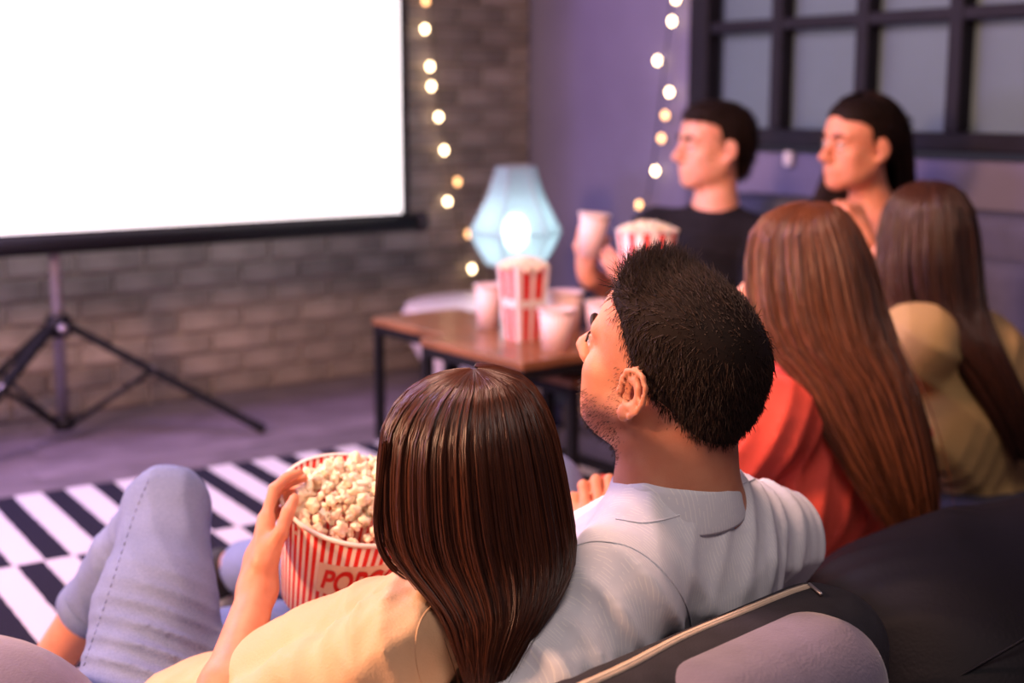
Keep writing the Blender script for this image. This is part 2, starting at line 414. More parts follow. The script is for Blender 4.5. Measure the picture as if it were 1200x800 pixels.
# brick wall
wall_b = tag(MB().box(bw(2.1, 1.3, -.066), (2.2, .05, 1.3), [WL, NB, UZ]).build('wall_back', M['mortar'], smooth=False, origin=bw(2.1, 0, 0)), kind='structure')
BL, BH = .225, .075; brick_me = None; rest = MB(); cnt = 0
def half_brick(c, w):
    return MB().box(c, (w / 2, .014, .0325), [WL, NB, UZ], .004)
for r in range(34):
    z = r * BH + .04
    for c in range(-1, 19):
        s = c * BL + (BL / 2 if r % 2 else 0); s0, s1 = max(s, .004), min(s + BL - .011, 4.25)
        if s1 - s0 < .03: continue
        ce = bw((s0 + s1) / 2, z, -.012); x, y = PR(ce)
        seen = -40 < x < 640 and -25 < y < 520 and not (x < 440 and y < 250)
        if seen and cnt < 300:
            if s1 - s0 > .2:
                if brick_me is None:
                    o = half_brick(ce, BL - .011).build('brick', M['brick'], wall_b, False); off = ce - ORG[wall_b.name]
                    for v in o.data.vertices: v.co -= Vector(off)
                    brick_me = o.data
                else: o = bpy.data.objects.new('brick', brick_me); COL.objects.link(o); o.parent = wall_b
                o.location = tuple(ce - ORG[wall_b.name] + NB * random.uniform(-.003, .003)); o.rotation_euler = (0, 0, random.uniform(-.012, .012))
            else: half_brick(ce, s1 - s0).build('brick', M['brick'], wall_b, False)
            cnt += 1
        else: rest.box(ce, ((s1 - s0) / 2, .014, .0325), [WL, NB, UZ])
tag(rest.build('bricks', M['brick'], wall_b, False), kind='stuff')
# per brick tint
b = M['brick']; oi = N(b, 'ShaderNodeObjectInfo'); hs = N(b, 'ShaderNodeHueSaturation'); bs = b.node_tree.nodes['Principled BSDF']
src = bs.inputs['Base Color'].links[0].from_socket; L(b, src, hs.inputs['Color']); L(b, mth(b, 'ADD', mth(b, 'MULTIPLY', oi.outputs['Random'], .5), .75), hs.inputs['Value']); L(b, hs.outputs[0], bs.inputs['Base Color'])
b = M['plank']; oi = N(b, 'ShaderNodeObjectInfo'); hs = N(b, 'ShaderNodeHueSaturation'); bs = b.node_tree.nodes['Principled BSDF']
src = bs.inputs['Base Color'].links[0].from_socket; L(b, src, hs.inputs['Color']); L(b, mth(b, 'ADD', mth(b, 'MULTIPLY', oi.outputs['Random'], .4), .8), hs.inputs['Value']); L(b, hs.outputs[0], bs.inputs['Base Color'])

# window wall with frosted window; t measured along the wall from the corner
def wt(px):     # where the ray column px meets the window wall
    u = ray(px, 118); k = u[0] / u[1]; return (CORN[1] * k - CORN[0]) / (WW[0] - WW[1] * k)
def wz(px, py):
    t = wt(px); p = CORN + WW * t; return A(px, py, p[1])[2]
tL0, tL1 = wt(811), wt(833); tb = [wt(911), wt(1010), wt(1119)]; dtb = tb[2] - tb[1]; tb += [tb[2] + dtb, tb[2] + 2 * dtb]; tR = tb[-1] + dtb
zs = wz(1000, 163); zt = wz(1000, 23); zp = zt - zs; ztop = zt + 2 * zp
wr = MB(); Wm = 4.2
wr.box(ww((tL0 - .1) / 2, 1.3, -.06), ((tL0 + .1) / 2, .05, 1.3), [WW, NWIN, UZ])
wr.box(ww((tR + Wm) / 2 + .02, 1.3, -.06), ((Wm - tR) / 2, .05, 1.3), [WW, NWIN, UZ])
wr.box(ww((tL0 + tR) / 2, (zs - .05) / 2, -.06), ((tR - tL0) / 2 + .03, .05, (zs - .05) / 2), [WW, NWIN, UZ])
wr.box(ww((tL0 + tR) / 2, (ztop + 2.6) / 2, -.06), ((tR - tL0) / 2 + .03, .05, (2.6 - ztop) / 2), [WW, NWIN, UZ])
tag(wr.build('wall_right', M['plaster'], smooth=False, origin=ww(2, 0, 0)), kind='structure')
win = empty('window_1', ww((tL0 + tR) / 2, zs - .03, -.02), kind='structure')
fw = .03
MB().box(ww((tL0 + tL1) / 2, (zs + ztop) / 2, -.01), ((tL1 - tL0) / 2, .035, (ztop - zs) / 2 + .04), [WW, NWIN, UZ], .005).build('jamb', M['framemetal'], win, False)
MB().box(ww(tR, (zs + ztop) / 2, -.01), ((tL1 - tL0) / 2, .035, (ztop - zs) / 2 + .04), [WW, NWIN, UZ], .005).build('jamb', M['framemetal'], win, False)
MB().box(ww((tL1 + tR) / 2, zs, -.005), ((tR - tL1) / 2, .04, .026), [WW, NWIN, UZ], .005).build('bottom_rail', M['framemetal'], win, False)
MB().box(ww((tL1 + tR) / 2, ztop, -.012), ((tR - tL1) / 2, .035, .026), [WW, NWIN, UZ], .005).build('top_rail', M['framemetal'], win, False)
for t in tb: MB().box(ww(t, (zs + ztop) / 2, -.014), (.0235, .03, (ztop - zs) / 2 - .026), [WW, NWIN, UZ], .004).build('mullion', M['framemetal'], win, False)
for i in range(1, 3): MB().box(ww((tL1 + tR) / 2, zs + zp * i, -.017), ((tR - tL1) / 2, .03, .018), [WW, NWIN, UZ], .004).build('transom', M['framemetal'], win, False)
M['pane'] = mat('frosted_pane', (.11, .16, .195), .5, .06, 3, .08, 200, .35)
edges = [tL1] + tb + [tR]
for i in range(len(edges) - 1):
    for j in range(3):
        a, c = edges[i], edges[i + 1]
        MB().box(ww((a + c) / 2, zs + zp * (j + .5), -.045), ((c - a) / 2 - .012, .004, zp / 2 - .01), [WW, NWIN, UZ]).build('pane', M['pane'], win, False)
# small light switch on the wall under the window
sw = empty('wall_switch', wz(927, 186) * UZ + (CORN + WW * wt(927)) * V3(1, 1, 0), 'small pale wall switch on the lavender wall under the window', 'switch')
MB().box(ORG[sw.name] + NWIN * .002, (.016, .008, .022), [WW, NWIN, UZ], .003).build('switch_plate', M['white'], sw, False)
MB().box(ORG[sw.name] + NWIN * .011, (.007, .004, .011), [WW, NWIN, UZ], .002).build('rocker', M['paper'], sw, False)

# ================================================================== RUG
RU = nrm(V3(.84, .545, 0)); RV = V3(RU[1], -RU[0], 0); R0 = FL(245, 551)
rug_l, rug_r, rug_d = 1.9, 1.75, 2.75
rc = R0 + RU * ((rug_r - rug_l) / 2) + RV * (rug_d / 2)
rug = MB().box(rc + UZ * .005, ((rug_l + rug_r) / 2, rug_d / 2, .005), [RU, RV, UZ], .003).build('rug', mat('striped_rug_weave', (.8, .76, .8), .95, .03, 60, .5, 700, .1), smooth=False, origin=R0)
tag(rug, 'large flatweave rug with offset bands of black and white stripes on the floor', 'rug')
m = rug.data.materials[0]; tc = N(m, 'ShaderNodeTexCoord')
def dotc(v, off):
    n = N(m, 'ShaderNodeVectorMath'); n.operation = 'DOT_PRODUCT'; L(m, tc.outputs['Object'], n.inputs[0]); n.inputs[1].default_value = tuple(v); return mth(m, 'ADD', n.outputs['Value'], off)
wob = N(m, 'ShaderNodeTexNoise'); wob.inputs['Scale'].default_value = 30; L(m, tc.outputs['Object'], wob.inputs['Vector'])
uu = mth(m, 'ADD', dotc(RU, 40.0), mth(m, 'MULTIPLY', wob.outputs['Fac'], .006)); vv = mth(m, 'ADD', dotc(RV, 40.0 * .55), mth(m, 'MULTIPLY', wob.outputs['Fac'], .006))
band = mth(m, 'MULTIPLY', mth(m, 'MODULO', mth(m, 'FLOOR', mth(m, 'DIVIDE', vv, .55)), 2.0), .5)
fr = mth(m, 'FRACT', mth(m, 'ADD', mth(m, 'DIVIDE', uu, .128), band))
base_mix(m, mth(m, 'LESS_THAN', fr, .46), (.62, .60, .655), (.018, .017, .032))

# ================================================================== PROJECTION SCREEN ON TRIPOD
PB = FL(75, 497, .05); PB[2] = 0
scr = empty('projection_screen', PB, 'big white lit projection screen on a black tripod before the brick wall', 'screen')
SO = PB + NB * .045                                                     # the screen sheet hangs just in front of the pole
def sp(s, z, off=0.0): return SO + WL * s + UZ * z + NB * off
def sway(px):       # along-screen distance where ray column px meets the sheet
    u = ray(px, 250); k = u[0] / u[1]; return (SO[1] * k - SO[0]) / (WL[0] - WL[1] * k)
sr_w, sr_b, sr_bar = sway(471), sway(480), sway(497)
zbar = A(497, 258, sp(sr_bar, 0)[1])[2]; zwh = A(471, 249, sp(sr_w, 0)[1])[2]
ZT = 2.15
MB().box(sp(0, (zwh + ZT) / 2), (sr_w, .002, (ZT - zwh) / 2), [WL, NB, UZ]).build('screen_fabric', M['screen'], scr, False)
for sg in (-1, 1): MB().box(sp(sg * (sr_w + sr_b) / 2, (zbar + ZT) / 2), ((sr_b - sr_w) / 2, .003, (ZT - zbar) / 2), [WL, NB, UZ]).build('black_border', M['fabricblack'], scr, False)
MB().box(sp(0, zwh - .012, 0), (sr_w, .003, .012), [WL, NB, UZ]).build('black_border', M['fabricblack'], scr, False)
MB().box(sp(0, ZT + .01, 0), (sr_b, .003, .012), [WL, NB, UZ]).build('black_border', M['fabricblack'], scr, False)
bar = MB().tube([sp(-sr_bar + .03, zbar - .005), sp(sr_bar - .03, zbar - .005)], .030, 16).build('bottom_bar', M['black'], scr)
for sg in (-1, 1): MB().tube([sp(sg * (sr_bar - .035), zbar - .005), sp(sg * sr_bar, zbar - .005)], .034, 16).build('end_cap', M['fabricblack'], bar)
MB().tube([sp(-sr_bar, ZT + .05), sp(sr_bar, ZT + .05)], .035, 16).build('top_housing', M['black'], scr)
MB().tube([PB + UZ * .05, PB + UZ * 1.0], .0165, 14).build('pole', M['steel'], scr)
MB().tube([PB + UZ * 1.0, PB + UZ * (ZT + .05)], .0125, 12).build('pole', M['steel'], scr)
hubz = A(70, 382, PB[1])[2]
hub = MB().tube([PB + UZ * (hubz - .03), PB + UZ * (hubz + .03)], .036, 14).build('hub', M['black'], scr)
MB().tube([PB + V3(.02, -.03, hubz), PB + V3(.035, -.055, hubz)], .013, 10).build('clamp_knob', M['steel'], hub)
MB().tube([PB + UZ * .035, PB + UZ * .07], .03, 14).build('lower_collar', M['black'], scr)
for f in (FL(310, 508) - PB, V3(-.2, -.5, 0), V3(-.40, .02, 0)):
    a = PB + UZ * hubz + nrm(f) * .03; e = PB + f + UZ * .012; mid = a + (e - a) * .42
    lg = MB().box((a + e) / 2, (np.linalg.norm(e - a) / 2, .016, .010), [nrm(e - a), nrm(np.cross(UZ, f)), np.cross(nrm(e - a), nrm(np.cross(UZ, f)))], .003).build('tripod_leg', M['black'], scr, False)
    MB().tube([e - nrm(e - a) * .05, e], .014, 10).build('rubber_foot', M['fabricblack'], lg)
    MB().sphere(mid, .014, 10, 6).build('rivet', M['steel'], lg)
    MB().tube([PB + UZ * .052 + nrm(f) * .025, mid], .0085, 8).build('brace', M['black'], scr)

# ================================================================== TABLES
E1 = nrm(V3(.79, .61, 0)); E2 = V3(-E1[1], E1[0], 0); TZ = .38
TF = FL(612, 425, TZ)
def tp(a, b, z): return V3(TF[0], TF[1], 0) + E1 * a + E2 * b + UZ * z
def frame_table(name, label, a0, a1, b0, b1, z, low_bars, group='black framed nesting coffee tables'):
    root = empty(name, tp((a0 + a1) / 2, (b0 + b1) / 2, 0), label, 'table', group)
    MB().box(tp((a0 + a1) / 2, (b0 + b1) / 2, z - .011), ((a1 - a0) / 2, (b1 - b0) / 2, .011), [E1, E2, UZ], .003).build('tabletop', M['wood'], root, False)
    t = .0125; i = .014
    for a in (a0 + i, a1 - i):
        for b in (b0 + i, b1 - i):
            MB().box(tp(a, b, (z - .0115) / 2), (t, t, (z - .0325) / 2), [E1, E2, UZ], .002).build('leg', M['black'], root, False)
    for a in (a0 + i, a1 - i):
        MB().box(tp(a, (b0 + b1) / 2, z - .0345), (t, (b1 - b0) / 2 - i - t, t), [E1, E2, UZ], .002).build('apron_bar', M['black'], root, False)
        if low_bars: MB().box(tp(a, (b0 + b1) / 2, .0235), (t, (b1 - b0) / 2 - i - t, t), [E1, E2, UZ], .002).build('floor_bar', M['black'], root, False)
    for b in (b0 + i, b1 - i):
        MB().box(tp((a0 + a1) / 2, b, z - .0345), ((a1 - a0) / 2 - i - t, t, t), [E1, E2, UZ], .002).build('apron_bar', M['black'], root, False)
        if low_bars: MB().box(tp((a0 + a1) / 2, b, .0235), ((a1 - a0) / 2 - i - t, t, t), [E1, E2, UZ], .002).build('floor_bar', M['black'], root, False)
    return root
frame_table('coffee_table', 'brown wood coffee table with thin black legs holding the popcorn box and cups', 0, .44, 0, .44, TZ, False)
frame_table('coffee_table', 'bare brown wood table with black legs behind the popcorn table, nearest the brick wall', .10, .40, .455, .84, TZ - .004, False)
frame_table('coffee_table', 'small black framed table tucked underneath the table with the cups', .20, .41, .05, .40, TZ - .075, True)

# white rounded pedestal table carrying the lamp
WC = A(592, 356, 4.55); WTZ = WC[2]; WC[2] = 0
wt_ = empty('side_table', WC, 'white rounded tub shaped side table behind the wooden tables, carrying the lamp', 'table')
MB().lathe(WC, [(.17, 0), (.2, .004), (.235, .06), (.30, WTZ * .5), (.345, WTZ * .80), (.35, WTZ * .9), (.335, WTZ - .012)], 48).build('pedestal', M['white'], wt_)
MB().lathe(WC, [(.325, WTZ - .012), (.335, WTZ - .010), (.338, WTZ - .003), (.330, WTZ), (.02, WTZ)], 48).build('tabletop', M['white'], wt_)

# lamp: cloth lantern with pinched top
LP = WC + V3(.035, .02, WTZ)
lamp = empty('table_lamp', LP, 'glowing pale blue cloth lantern lamp with a narrow top and wide waist', 'lamp')
MB().lathe(LP, [(.075, 0), (.075, .012), (.03, .02), (.012, .035), (.012, .12)], 24).build('base', M['white'], lamp)
def lz(y): return A(600, y, LP[1])[2]
k_ = LP[1] / FPX; prof = [(31, 310), (40, 296), (52, 272), (41, 250), (31, 228), (25, 208), (22, 195)]
prof = [(h * k_ * 1.07, lz(y) - LP[2]) for h, y in prof]
m = M['lampcloth']; nt = m.node_tree; bs = nt.nodes['Principled BSDF']; out = [n for n in nt.nodes if n.type == 'OUTPUT_MATERIAL'][0]
tr = N(m, 'ShaderNodeBsdfTranslucent'); tr.inputs[0].default_value = (.52, .60, .62, 1); ms = N(m, 'ShaderNodeMixShader'); ms.inputs[0].default_value = .6
L(m, bs.outputs[0], ms.inputs[1]); L(m, tr.outputs[0], ms.inputs[2]); tp_ = N(m, 'ShaderNodeBsdfTransparent'); tp_.inputs[0].default_value = (.8, .92, .95, 1); m2 = N(m, 'ShaderNodeMixShader'); m2.inputs[0].default_value = .42; L(m, ms.outputs[0], m2.inputs[1]); L(m, tp_.outputs[0], m2.inputs[2]); L(m, m2.outputs[0], out.inputs[0])
fine = np.array(prof)
shade = MB().lathe(LP, [tuple(q) for q in fine], 6, cap=(False, False), tw=.2)
so = shade.build('lamp_shade', M['lampcloth'], lamp, False)
sd = so.modifiers.new('thickness', 'SOLIDIFY'); sd.thickness = .0012
for i in range(6):
    g = 2 * math.pi * i / 6 + .2; MB().tube([LP + V3(math.cos(g) * r, math.sin(g) * r, h) for r, h in fine], .0022, 6).build('wire_rib', M['steel'], so)
for j in (0, 2, 6):
    r, h = prof[j]; P = [LP + V3(math.cos(2 * math.pi * i / 6 + .2) * r, math.sin(2 * math.pi * i / 6 + .2) * r, h) for i in range(7)]; MB().tube(P, .0024, 6).build('wire_ring', M['steel'], so)
bl = MB().sphere(LP + UZ * (lz(272) - LP[2]), (.042, .042, .060), 20, 12).build('light_bulb', mat('bulb_white_glow', (1, 1, 1), .4, emit=(.92, 1.0, 1.0), estr=24), lamp)

# ---------------- cups, boxes on the table
def cup(base, h, rt, rb, label, axis=None, name='paper_cup', group='pinstriped paper cups'):
    r = empty(name, base, label, 'cup', group); ax = UZ if axis is None else nrm(axis)
    r.rotation_mode = 'QUATERNION'; r.rotation_quaternion = V3q(ax)
    o = MB().lathe((0, 0, 0), [(rb - .002, .006), (rb - .001, 0), (rb, 0), (rt, h), (rt - .0012, h), (rb - .0012, .008), (.001, .008)], 36, cap=(True, True)); lc(o, 'cup_body', M['cup'], r)
    lc(MB().lathe((0, 0, 0), [(rt - .001, h - .002), (rt + .003, h - .003), (rt + .0042, h), (rt + .003, h + .003), (rt - .001, h + .002)], 36, cap=(False, False)), 'rim', M['paper'], r)
    lc(MB().lathe((0, 0, 0), [(rt * .9, h * .78), (.001, h * .78)], 36, cap=(False, False)), 'drink', M['soil'], r)
    return r
def V3q(ax): return Vector((0, 0, 1)).rotation_difference(Vector(tuple(ax)))
def lc(mb, name, m, parent, smooth=True):          # a part given in the thing's own frame
    V = np.array(mb.V) + ORG[parent.name]; return mobj(name, V, mb.F, m, parent, smooth)
def tpix(x, y): return FL(x, y, TZ)
def cup_at(x0, x1, ytop, ybot, label):
    b = tpix((x0 + x1) / 2, ybot - 4); k = b[1] / FPX; rt = (x1 - x0) / 2 * k
    return cup(b, (ybot - ytop - 6) * k * .985, rt - .004, rt * .74, label)
cup_at(555, 590, 330, 388, 'pink and white paper cup standing left of the tall popcorn box')
cup_at(629, 676, 358, 413, 'pinstriped paper cup nearest the front edge of the table')
cup_at(640, 685, 338, 394, 'paper cup half hidden behind the front cup, right of the popcorn box')
cup_at(684, 723, 350, 400, 'paper cup partly hidden by the face of the man in the pale shirt')

def kernel_mesh(seed, r=1.0, lv=2):
    import bmesh
    bm = bmesh.new(); bmesh.ops.create_icosphere(bm, subdivisions=lv, radius=1); rg = np.random.default_rng(seed)
    K = 24; d = rg.normal(size=(K, 3)); d /= np.linalg.norm(d, axis=1)[:, None]; s = rg.uniform(.45, 1, K); sq = rg.uniform(.7, 1.2, 3)
    for v in bm.verts:
        p = np.array(v.co); q = 0.40
        for k in range(K):
            c = d[k] * .68 * s[k]; b_ = p @ c; rad = .15 + .15 * s[k]; disc = b_ * b_ - c @ c + rad * rad
            if disc > 0: q = max(q, b_ + math.sqrt(disc))
        v.co = Vector(tuple(p * q * r * sq))
    bm.normal_update()
    me = bpy.data.meshes.new('popcorn_piece'); bm.to_mesh(me); bm.free(); me.materials.append(M['popcorn'])
    me.polygons.foreach_set('use_smooth', np.ones(len(me.polygons), bool)); return me
KM = [kernel_mesh(i, .0130, 3) for i in range(8)]
def heap_stuff(c, R, h, size, name, parent, n, axis=None, square=False):
    """blurred far popcorn: many small puffs joined into one heap"""
    km = [np.array([v.co[:] for v in k.vertices]) for k in KS]; kf = [[tuple(p.vertices) for p in k.polygons] for k in KS]; mb = MB()
    for i in range(n):
        rr = R * math.sqrt((i + .5) / n); a = i * 2.39996; q = c + V3(math.cos(a) * rr, math.sin(a) * rr, h * (1 - (rr / R) ** 2) + random.uniform(-.004, .004))
        k = i % 3; rot = np.array(Euler((random.random() * 6, random.random() * 6, random.random() * 6)).to_matrix()); mb.add(km[k] @ rot.T * size + q, kf[k])
    return tag(mb.build(name, M['popcorn'], parent), kind='stuff')
KS = [kernel_mesh(20 + i, 1.0, 1) for i in range(3)]

# tall striped popcorn box on the table (tapered, rounded square)
def striped_box(base, h, wt, wb, rot, label, group=None, n_st=3):
    r = empty('popcorn_box', base, label, 'popcorn box', group); r.rotation_euler = (0, 0, rot)
    st = []; nseg = 2 * n_st + 1
    def pt(side, u, z, off=0.0):       # a point on one of the four faces, u in -1..1
        w = wb + (wt - wb) * z / h + off; g = side * math.pi / 2
        x, y = u * w, -w; return V3(x * math.cos(g) - y * math.sin(g), x * math.sin(g) + y * math.cos(g), z)
    body = MB()
    for s in range(4): body.add([pt(s, -1, 0), pt(s, 1, 0), pt(s, 1, h), pt(s, -1, h)], [(0, 1, 2, 3)])
    body.add([pt(0, -1, .002), pt(0, 1, .002), pt(2, -1, .002), pt(2, 1, .002)], [(0, 3, 2, 1)])
    for s in range(4): body.add([pt(s, -1, h), pt(s, 1, h), pt(s, 1, h, -.003), pt(s, -1, h, -.003)], [(0, 1, 2, 3)])
    bo = lc(body, 'carton', M['paper'], r, False)
    for s in range(4):
        for i in range(n_st):
            u0 = -1 + 2 * (2 * i + .85) / nseg; u1 = u0 + 2 * 1.25 / nseg
            q = MB().add([pt(s, u0, .001, .0008), pt(s, u1, .001, .0008), pt(s, u1, h * .995, .0008), pt(s, u0, h * .995, .0008)], [(0, 1, 2, 3)]); lc(q, 'red_stripe', M['red'], bo, False)
        q = MB().add([pt(s, -.9, h * .455, .0016), pt(s, .9, h * .455, .0016), pt(s, .9, h * .56, .0016), pt(s, -.9, h * .56, .0016)], [(0, 1, 2, 3)]); lc(q, 'label_band', M['paper'], bo, False)
    return r
b = tpix(613, 397); k = b[1] / FPX
pbx = striped_box(b, 88 * k, 29 * k * .78, 21 * k * .78, .55, 'tall red and white striped popcorn box standing on the wooden table', n_st=2)
heap_stuff(b + UZ * 86 * k, 28 * k, .022, .013, 'popcorn_heap', None, 60)
hp = bpy.data.objects['popcorn_heap']; tag(hp, 'popcorn heaped in the tall striped box on the table', 'popcorn')

# string lights
def string_light(pts_wire, bulbs, plane, label):
    P = np.array([plane(x, y) for x, y in pts_wire]); r = empty('string_lights', P[-1], label, 'string lights', 'string lights on the walls')
    MB().tube(crom(P, 60), .0028, 6).build('wire', M['wire'], r)
    Wd = crom(P, 200)
    for x, y, d in bulbs:
        c = plane(x, y); w = Wd[np.argmin(((Wd - c) ** 2).sum(1))]
        sk = MB().tube([w, w + (c - w) * .75], .0035, 6).build('socket', M['wire'], r) if np.linalg.norm(w - c) > .008 else r
        MB().sphere(c, (.0105, .0105, .014), 12, 8).build('bulb', M['bulbdim'] if d else M['bulb'], sk if sk is not r else r)
    return r
def on_brick(x, y, off=.03):
    u = ray(x, y); o = V3(0, 0, CAMZ); t = ((CORN + NB * off - o) @ NB) / (u @ NB); return o + u * t
def on_win(x, y, off=.03):
    u = ray(x, y); o = V3(0, 0, CAMZ); t = ((CORN + NWIN * off - o) @ NWIN) / (u @ NWIN); return o + u * t
string_light([(499, -60), (503, 0), (507, 50), (511, 100), (519, 150), (527, 190), (534, 230), (541, 275), (547, 315), (551, 352)],
             [(499, 1, 1), (498, 34, 0), (504, 78, 0), (505.5, 101, 0), (514, 137, 0), (520.5, 176, 0), (536, 213, 1), (524.5, 236, 0), (549, 274, 1), (553, 315, 0), (551, 348, 1)], on_brick, 'string of small warm bulbs hanging down the brick wall beside the screen')
string_light([(791, -60), (787, 0), (783, 40), (777, 90), (772, 140), (766, 190), (760, 225), (752, 255)],
             [(792, -1, 0), (787.5, 25, 0), (770.5, 71, 0), (784.5, 108, 0), (779.5, 135, 1), (775, 162, 1), (768, 200, 0), (749, 240, 1)], on_win, 'string of small warm bulbs hanging down the lavender wall left of the window')

# ================================================================== SOFA, BEANBAGS, CUSHIONS
so_t0, so_t1 = 1.22, 3.7
sofa = empty('sofa', ww((so_t0 + so_t1) / 2, 0, .4), 'low blue grey sofa along the wall under the frosted window', 'sofa')
zt_s = A(1140, 249, ww(wt(1140), 0, .2)[1] - .12)[2]
SR = np.stack([WW, NWIN, UZ], 1); so_c = (so_t0 + so_t1) / 2; so_h = (so_t1 - so_t0) / 2
f = Field().box(ww(so_c, .045, .47), (so_h, .42, .045), SR, .02); f.build('base', .02, M['sofa'], sofa)
f = Field().box(ww(so_c, zt_s / 2, .12), (so_h, .09, zt_s / 2), SR, .04); f.build('backrest', .015, M['sofa'], sofa)
for i in range(4):
    t0 = so_t0 + 2 * so_h * i / 4; t1 = so_t0 + 2 * so_h * (i + 1) / 4
    f = Field().box(ww((t0 + t1) / 2, .38, .24), (so_h / 4 - .006, .05, .23), SR, .045); f.disp.append(folds(i, V3(.3, .2, 1), 20, .010)); f.build('back_cushion', .012, M['sofa'], sofa)
    f = Field().box(ww((t0 + t1) / 2, .122, .55), (so_h / 4 - .006, .32, .04), SR, .035); f.build('seat_cushion', .015, M['sofa'], sofa)

def frame_from(x, up=UZ):
    x = nrm(x); z = nrm(np.asarray(up) - x * np.dot(x, up)); y = np.cross(z, x); return np.stack([x, y, z], 1)

# lavender lounger the couple lies on
lg = empty('beanbag_lounger', (-.3, 1.62, 0), 'lavender grey beanbag lounger under the girl in jeans, corner showing bottom left', 'beanbag')
f = Field().box((-.22, 1.66, .075), (.50, .34, .075), np.eye(3), .07, k=.05)
f.ell((-.70, 1.56, .15), (.22, .22, .19), k=.10); f.disp.append(folds(3, V3(1, .4, .3), 16, .008)); f.build('bag', .013, M['lavender'], lg)
MB().tube([V3(-.22 + .5 * math.cos(g) * .98, 1.66 + .34 * math.sin(g) * .98, .075) for g in np.linspace(0, 6.283, 40)], .005, 6).build('piping', M['lavender'], lg)
# charcoal back cushion with a zip
ZP0, ZP1 = A(765, 770, 1.45), A(945, 697, 1.66); DZ = nrm((ZP1 - ZP0) * V3(1, 1, 0)); NZ = V3(-DZ[1], DZ[0], 0)   # NZ points towards the man
CC = (ZP0 + ZP1) / 2 - NZ * .055 - DZ * .125; CR = np.stack([DZ, NZ, UZ], 1); ctop = .405
cc = empty('back_cushion', V3(CC[0], CC[1], 0), 'charcoal canvas back cushion with a beige zip behind the man in the pale shirt', 'cushion')
f = Field().box(V3(CC[0], CC[1], ctop / 2), (.30, .085, ctop / 2), CR, .075); f.disp.append(folds(8, DZ, 45, .004, 1.6, 14)); f.build('cushion_body', .008, M['charcoal'], cc)
from mathutils.bvhtree import BVHTree
def bvh_of(o):
    me = o.data; og = ORG[o.name]
    return BVHTree.FromPolygons([tuple(np.array(v.co) + og) for v in me.vertices], [tuple(p.vertices) for p in me.polygons])
def on_surface(bv, x, y, lift=.0):
    d = nrm(ray(x, y)); h = bv.ray_cast(Vector((0, 0, CAMZ)), Vector(tuple(d)))
    if h[0] is None: return None
    n = np.array(h[1]); n = n if n @ d < 0 else -n
    return np.array(h[0]) + n * lift, n
bv = bvh_of([c for c in cc.children if c.name.startswith('cushion_body')][0])
def strip(bv, pix, w, lift, n=40):
    P = []; Nn = []
    for x, y in crom(np.array(pix, float), n):
        h = on_surface(bv, x, y, lift)
        if h: P.append(h[0]); Nn.append(h[1])
    P = np.array(P); Nn = np.array(Nn); T = np.gradient(P, axis=0); V = []
    for p, nn, t in zip(P, Nn, T):
        b_ = nrm(np.cross(nn, t)) * w; V += [p - b_ - nn * .002, p - b_ + nn * .0008, p + b_ + nn * .0008, p + b_ - nn * .002]
    F = [(i * 4 + k, i * 4 + k + 1, i * 4 + 5 + k, i * 4 + 4 + k) for i in range(len(P) - 1) for k in range(3)]
    mb = MB(); mb.add(V, F); return mb, P
zl = [(660, 826), (700, 808), (740, 789), (800, 757), (870, 727), (920, 706), (946, 697)]
mb, P = strip(bv, zl, .0065, .0012); zt_o = mb.build('zip_tape', M['tape'], cc)
mb = MB(); mb.tube(P + (P - P) + UZ * .0012, .0011, 6); mb.build('zip_teeth', M['cream'], zt_o)
h = on_surface(bv, 948, 697, .003); h2 = on_surface(bv, 962, 710, .004)
if h and h2: MB().tube([h[0], h2[0]], .0022, 8).build('zip_pull', M['steel'], zt_o)
# pale lavender roll cushion in the very front
RC = A(895, 840, 1.41)
rcn = empty('roll_cushion', V3(RC[0], RC[1], 0), 'lavender grey rounded cushion in the bottom right foreground below the zip', 'cushion')
f = Field().box(V3(RC[0], RC[1], .205), (.175, .085, .205), CR, .08); f.disp.append(folds(18, DZ, 30, .004, 1.6, 12)); f.build('cushion_body', .008, M['lavender'], rcn)
MB().tube([V3(RC[0], RC[1], .02) + DZ * (  .165 * math.cos(g)) + NZ * (.08 * math.sin(g)) for g in np.linspace(0, 6.283, 30)], .004, 6).build('piping', M['lavender'], rcn)
# black beanbag
bb = empty('beanbag', (.86, 2.0, 0), 'shiny black beanbag at the bottom right behind the girl in coral', 'beanbag')
f = Field().ell((.88, 1.98, .10), (.46, .34, .235), k=.1); f.ell((1.02, 2.08, .17), (.34, .28, .22), k=.12); f.ell((.66, 1.96, .14), (.24, .28, .205), k=.08)
f.box((.88, 2.0, .06), (.38, .28, .06), np.eye(3), .05, k=.06)
f.disp.append(folds(31, V3(1, -.4, .5), 24, .034, 1.8, 9)); f.disp.append(folds(33, V3(.4, 1, .2), 48, .014, 1.6, 14)); f.build('bag', .012, M['bagblack'], bb)
MB().tube(crom(np.array([V3(.55, 1.72, .2), V3(.75, 1.72, .33), V3(.95, 1.85, .40), V3(1.1, 2.05, .40)]), 30), .002, 6).build('seam', M['bagblack'], bb)

for o_ in (lg, cc, rcn, bb): o_.location.z += .011
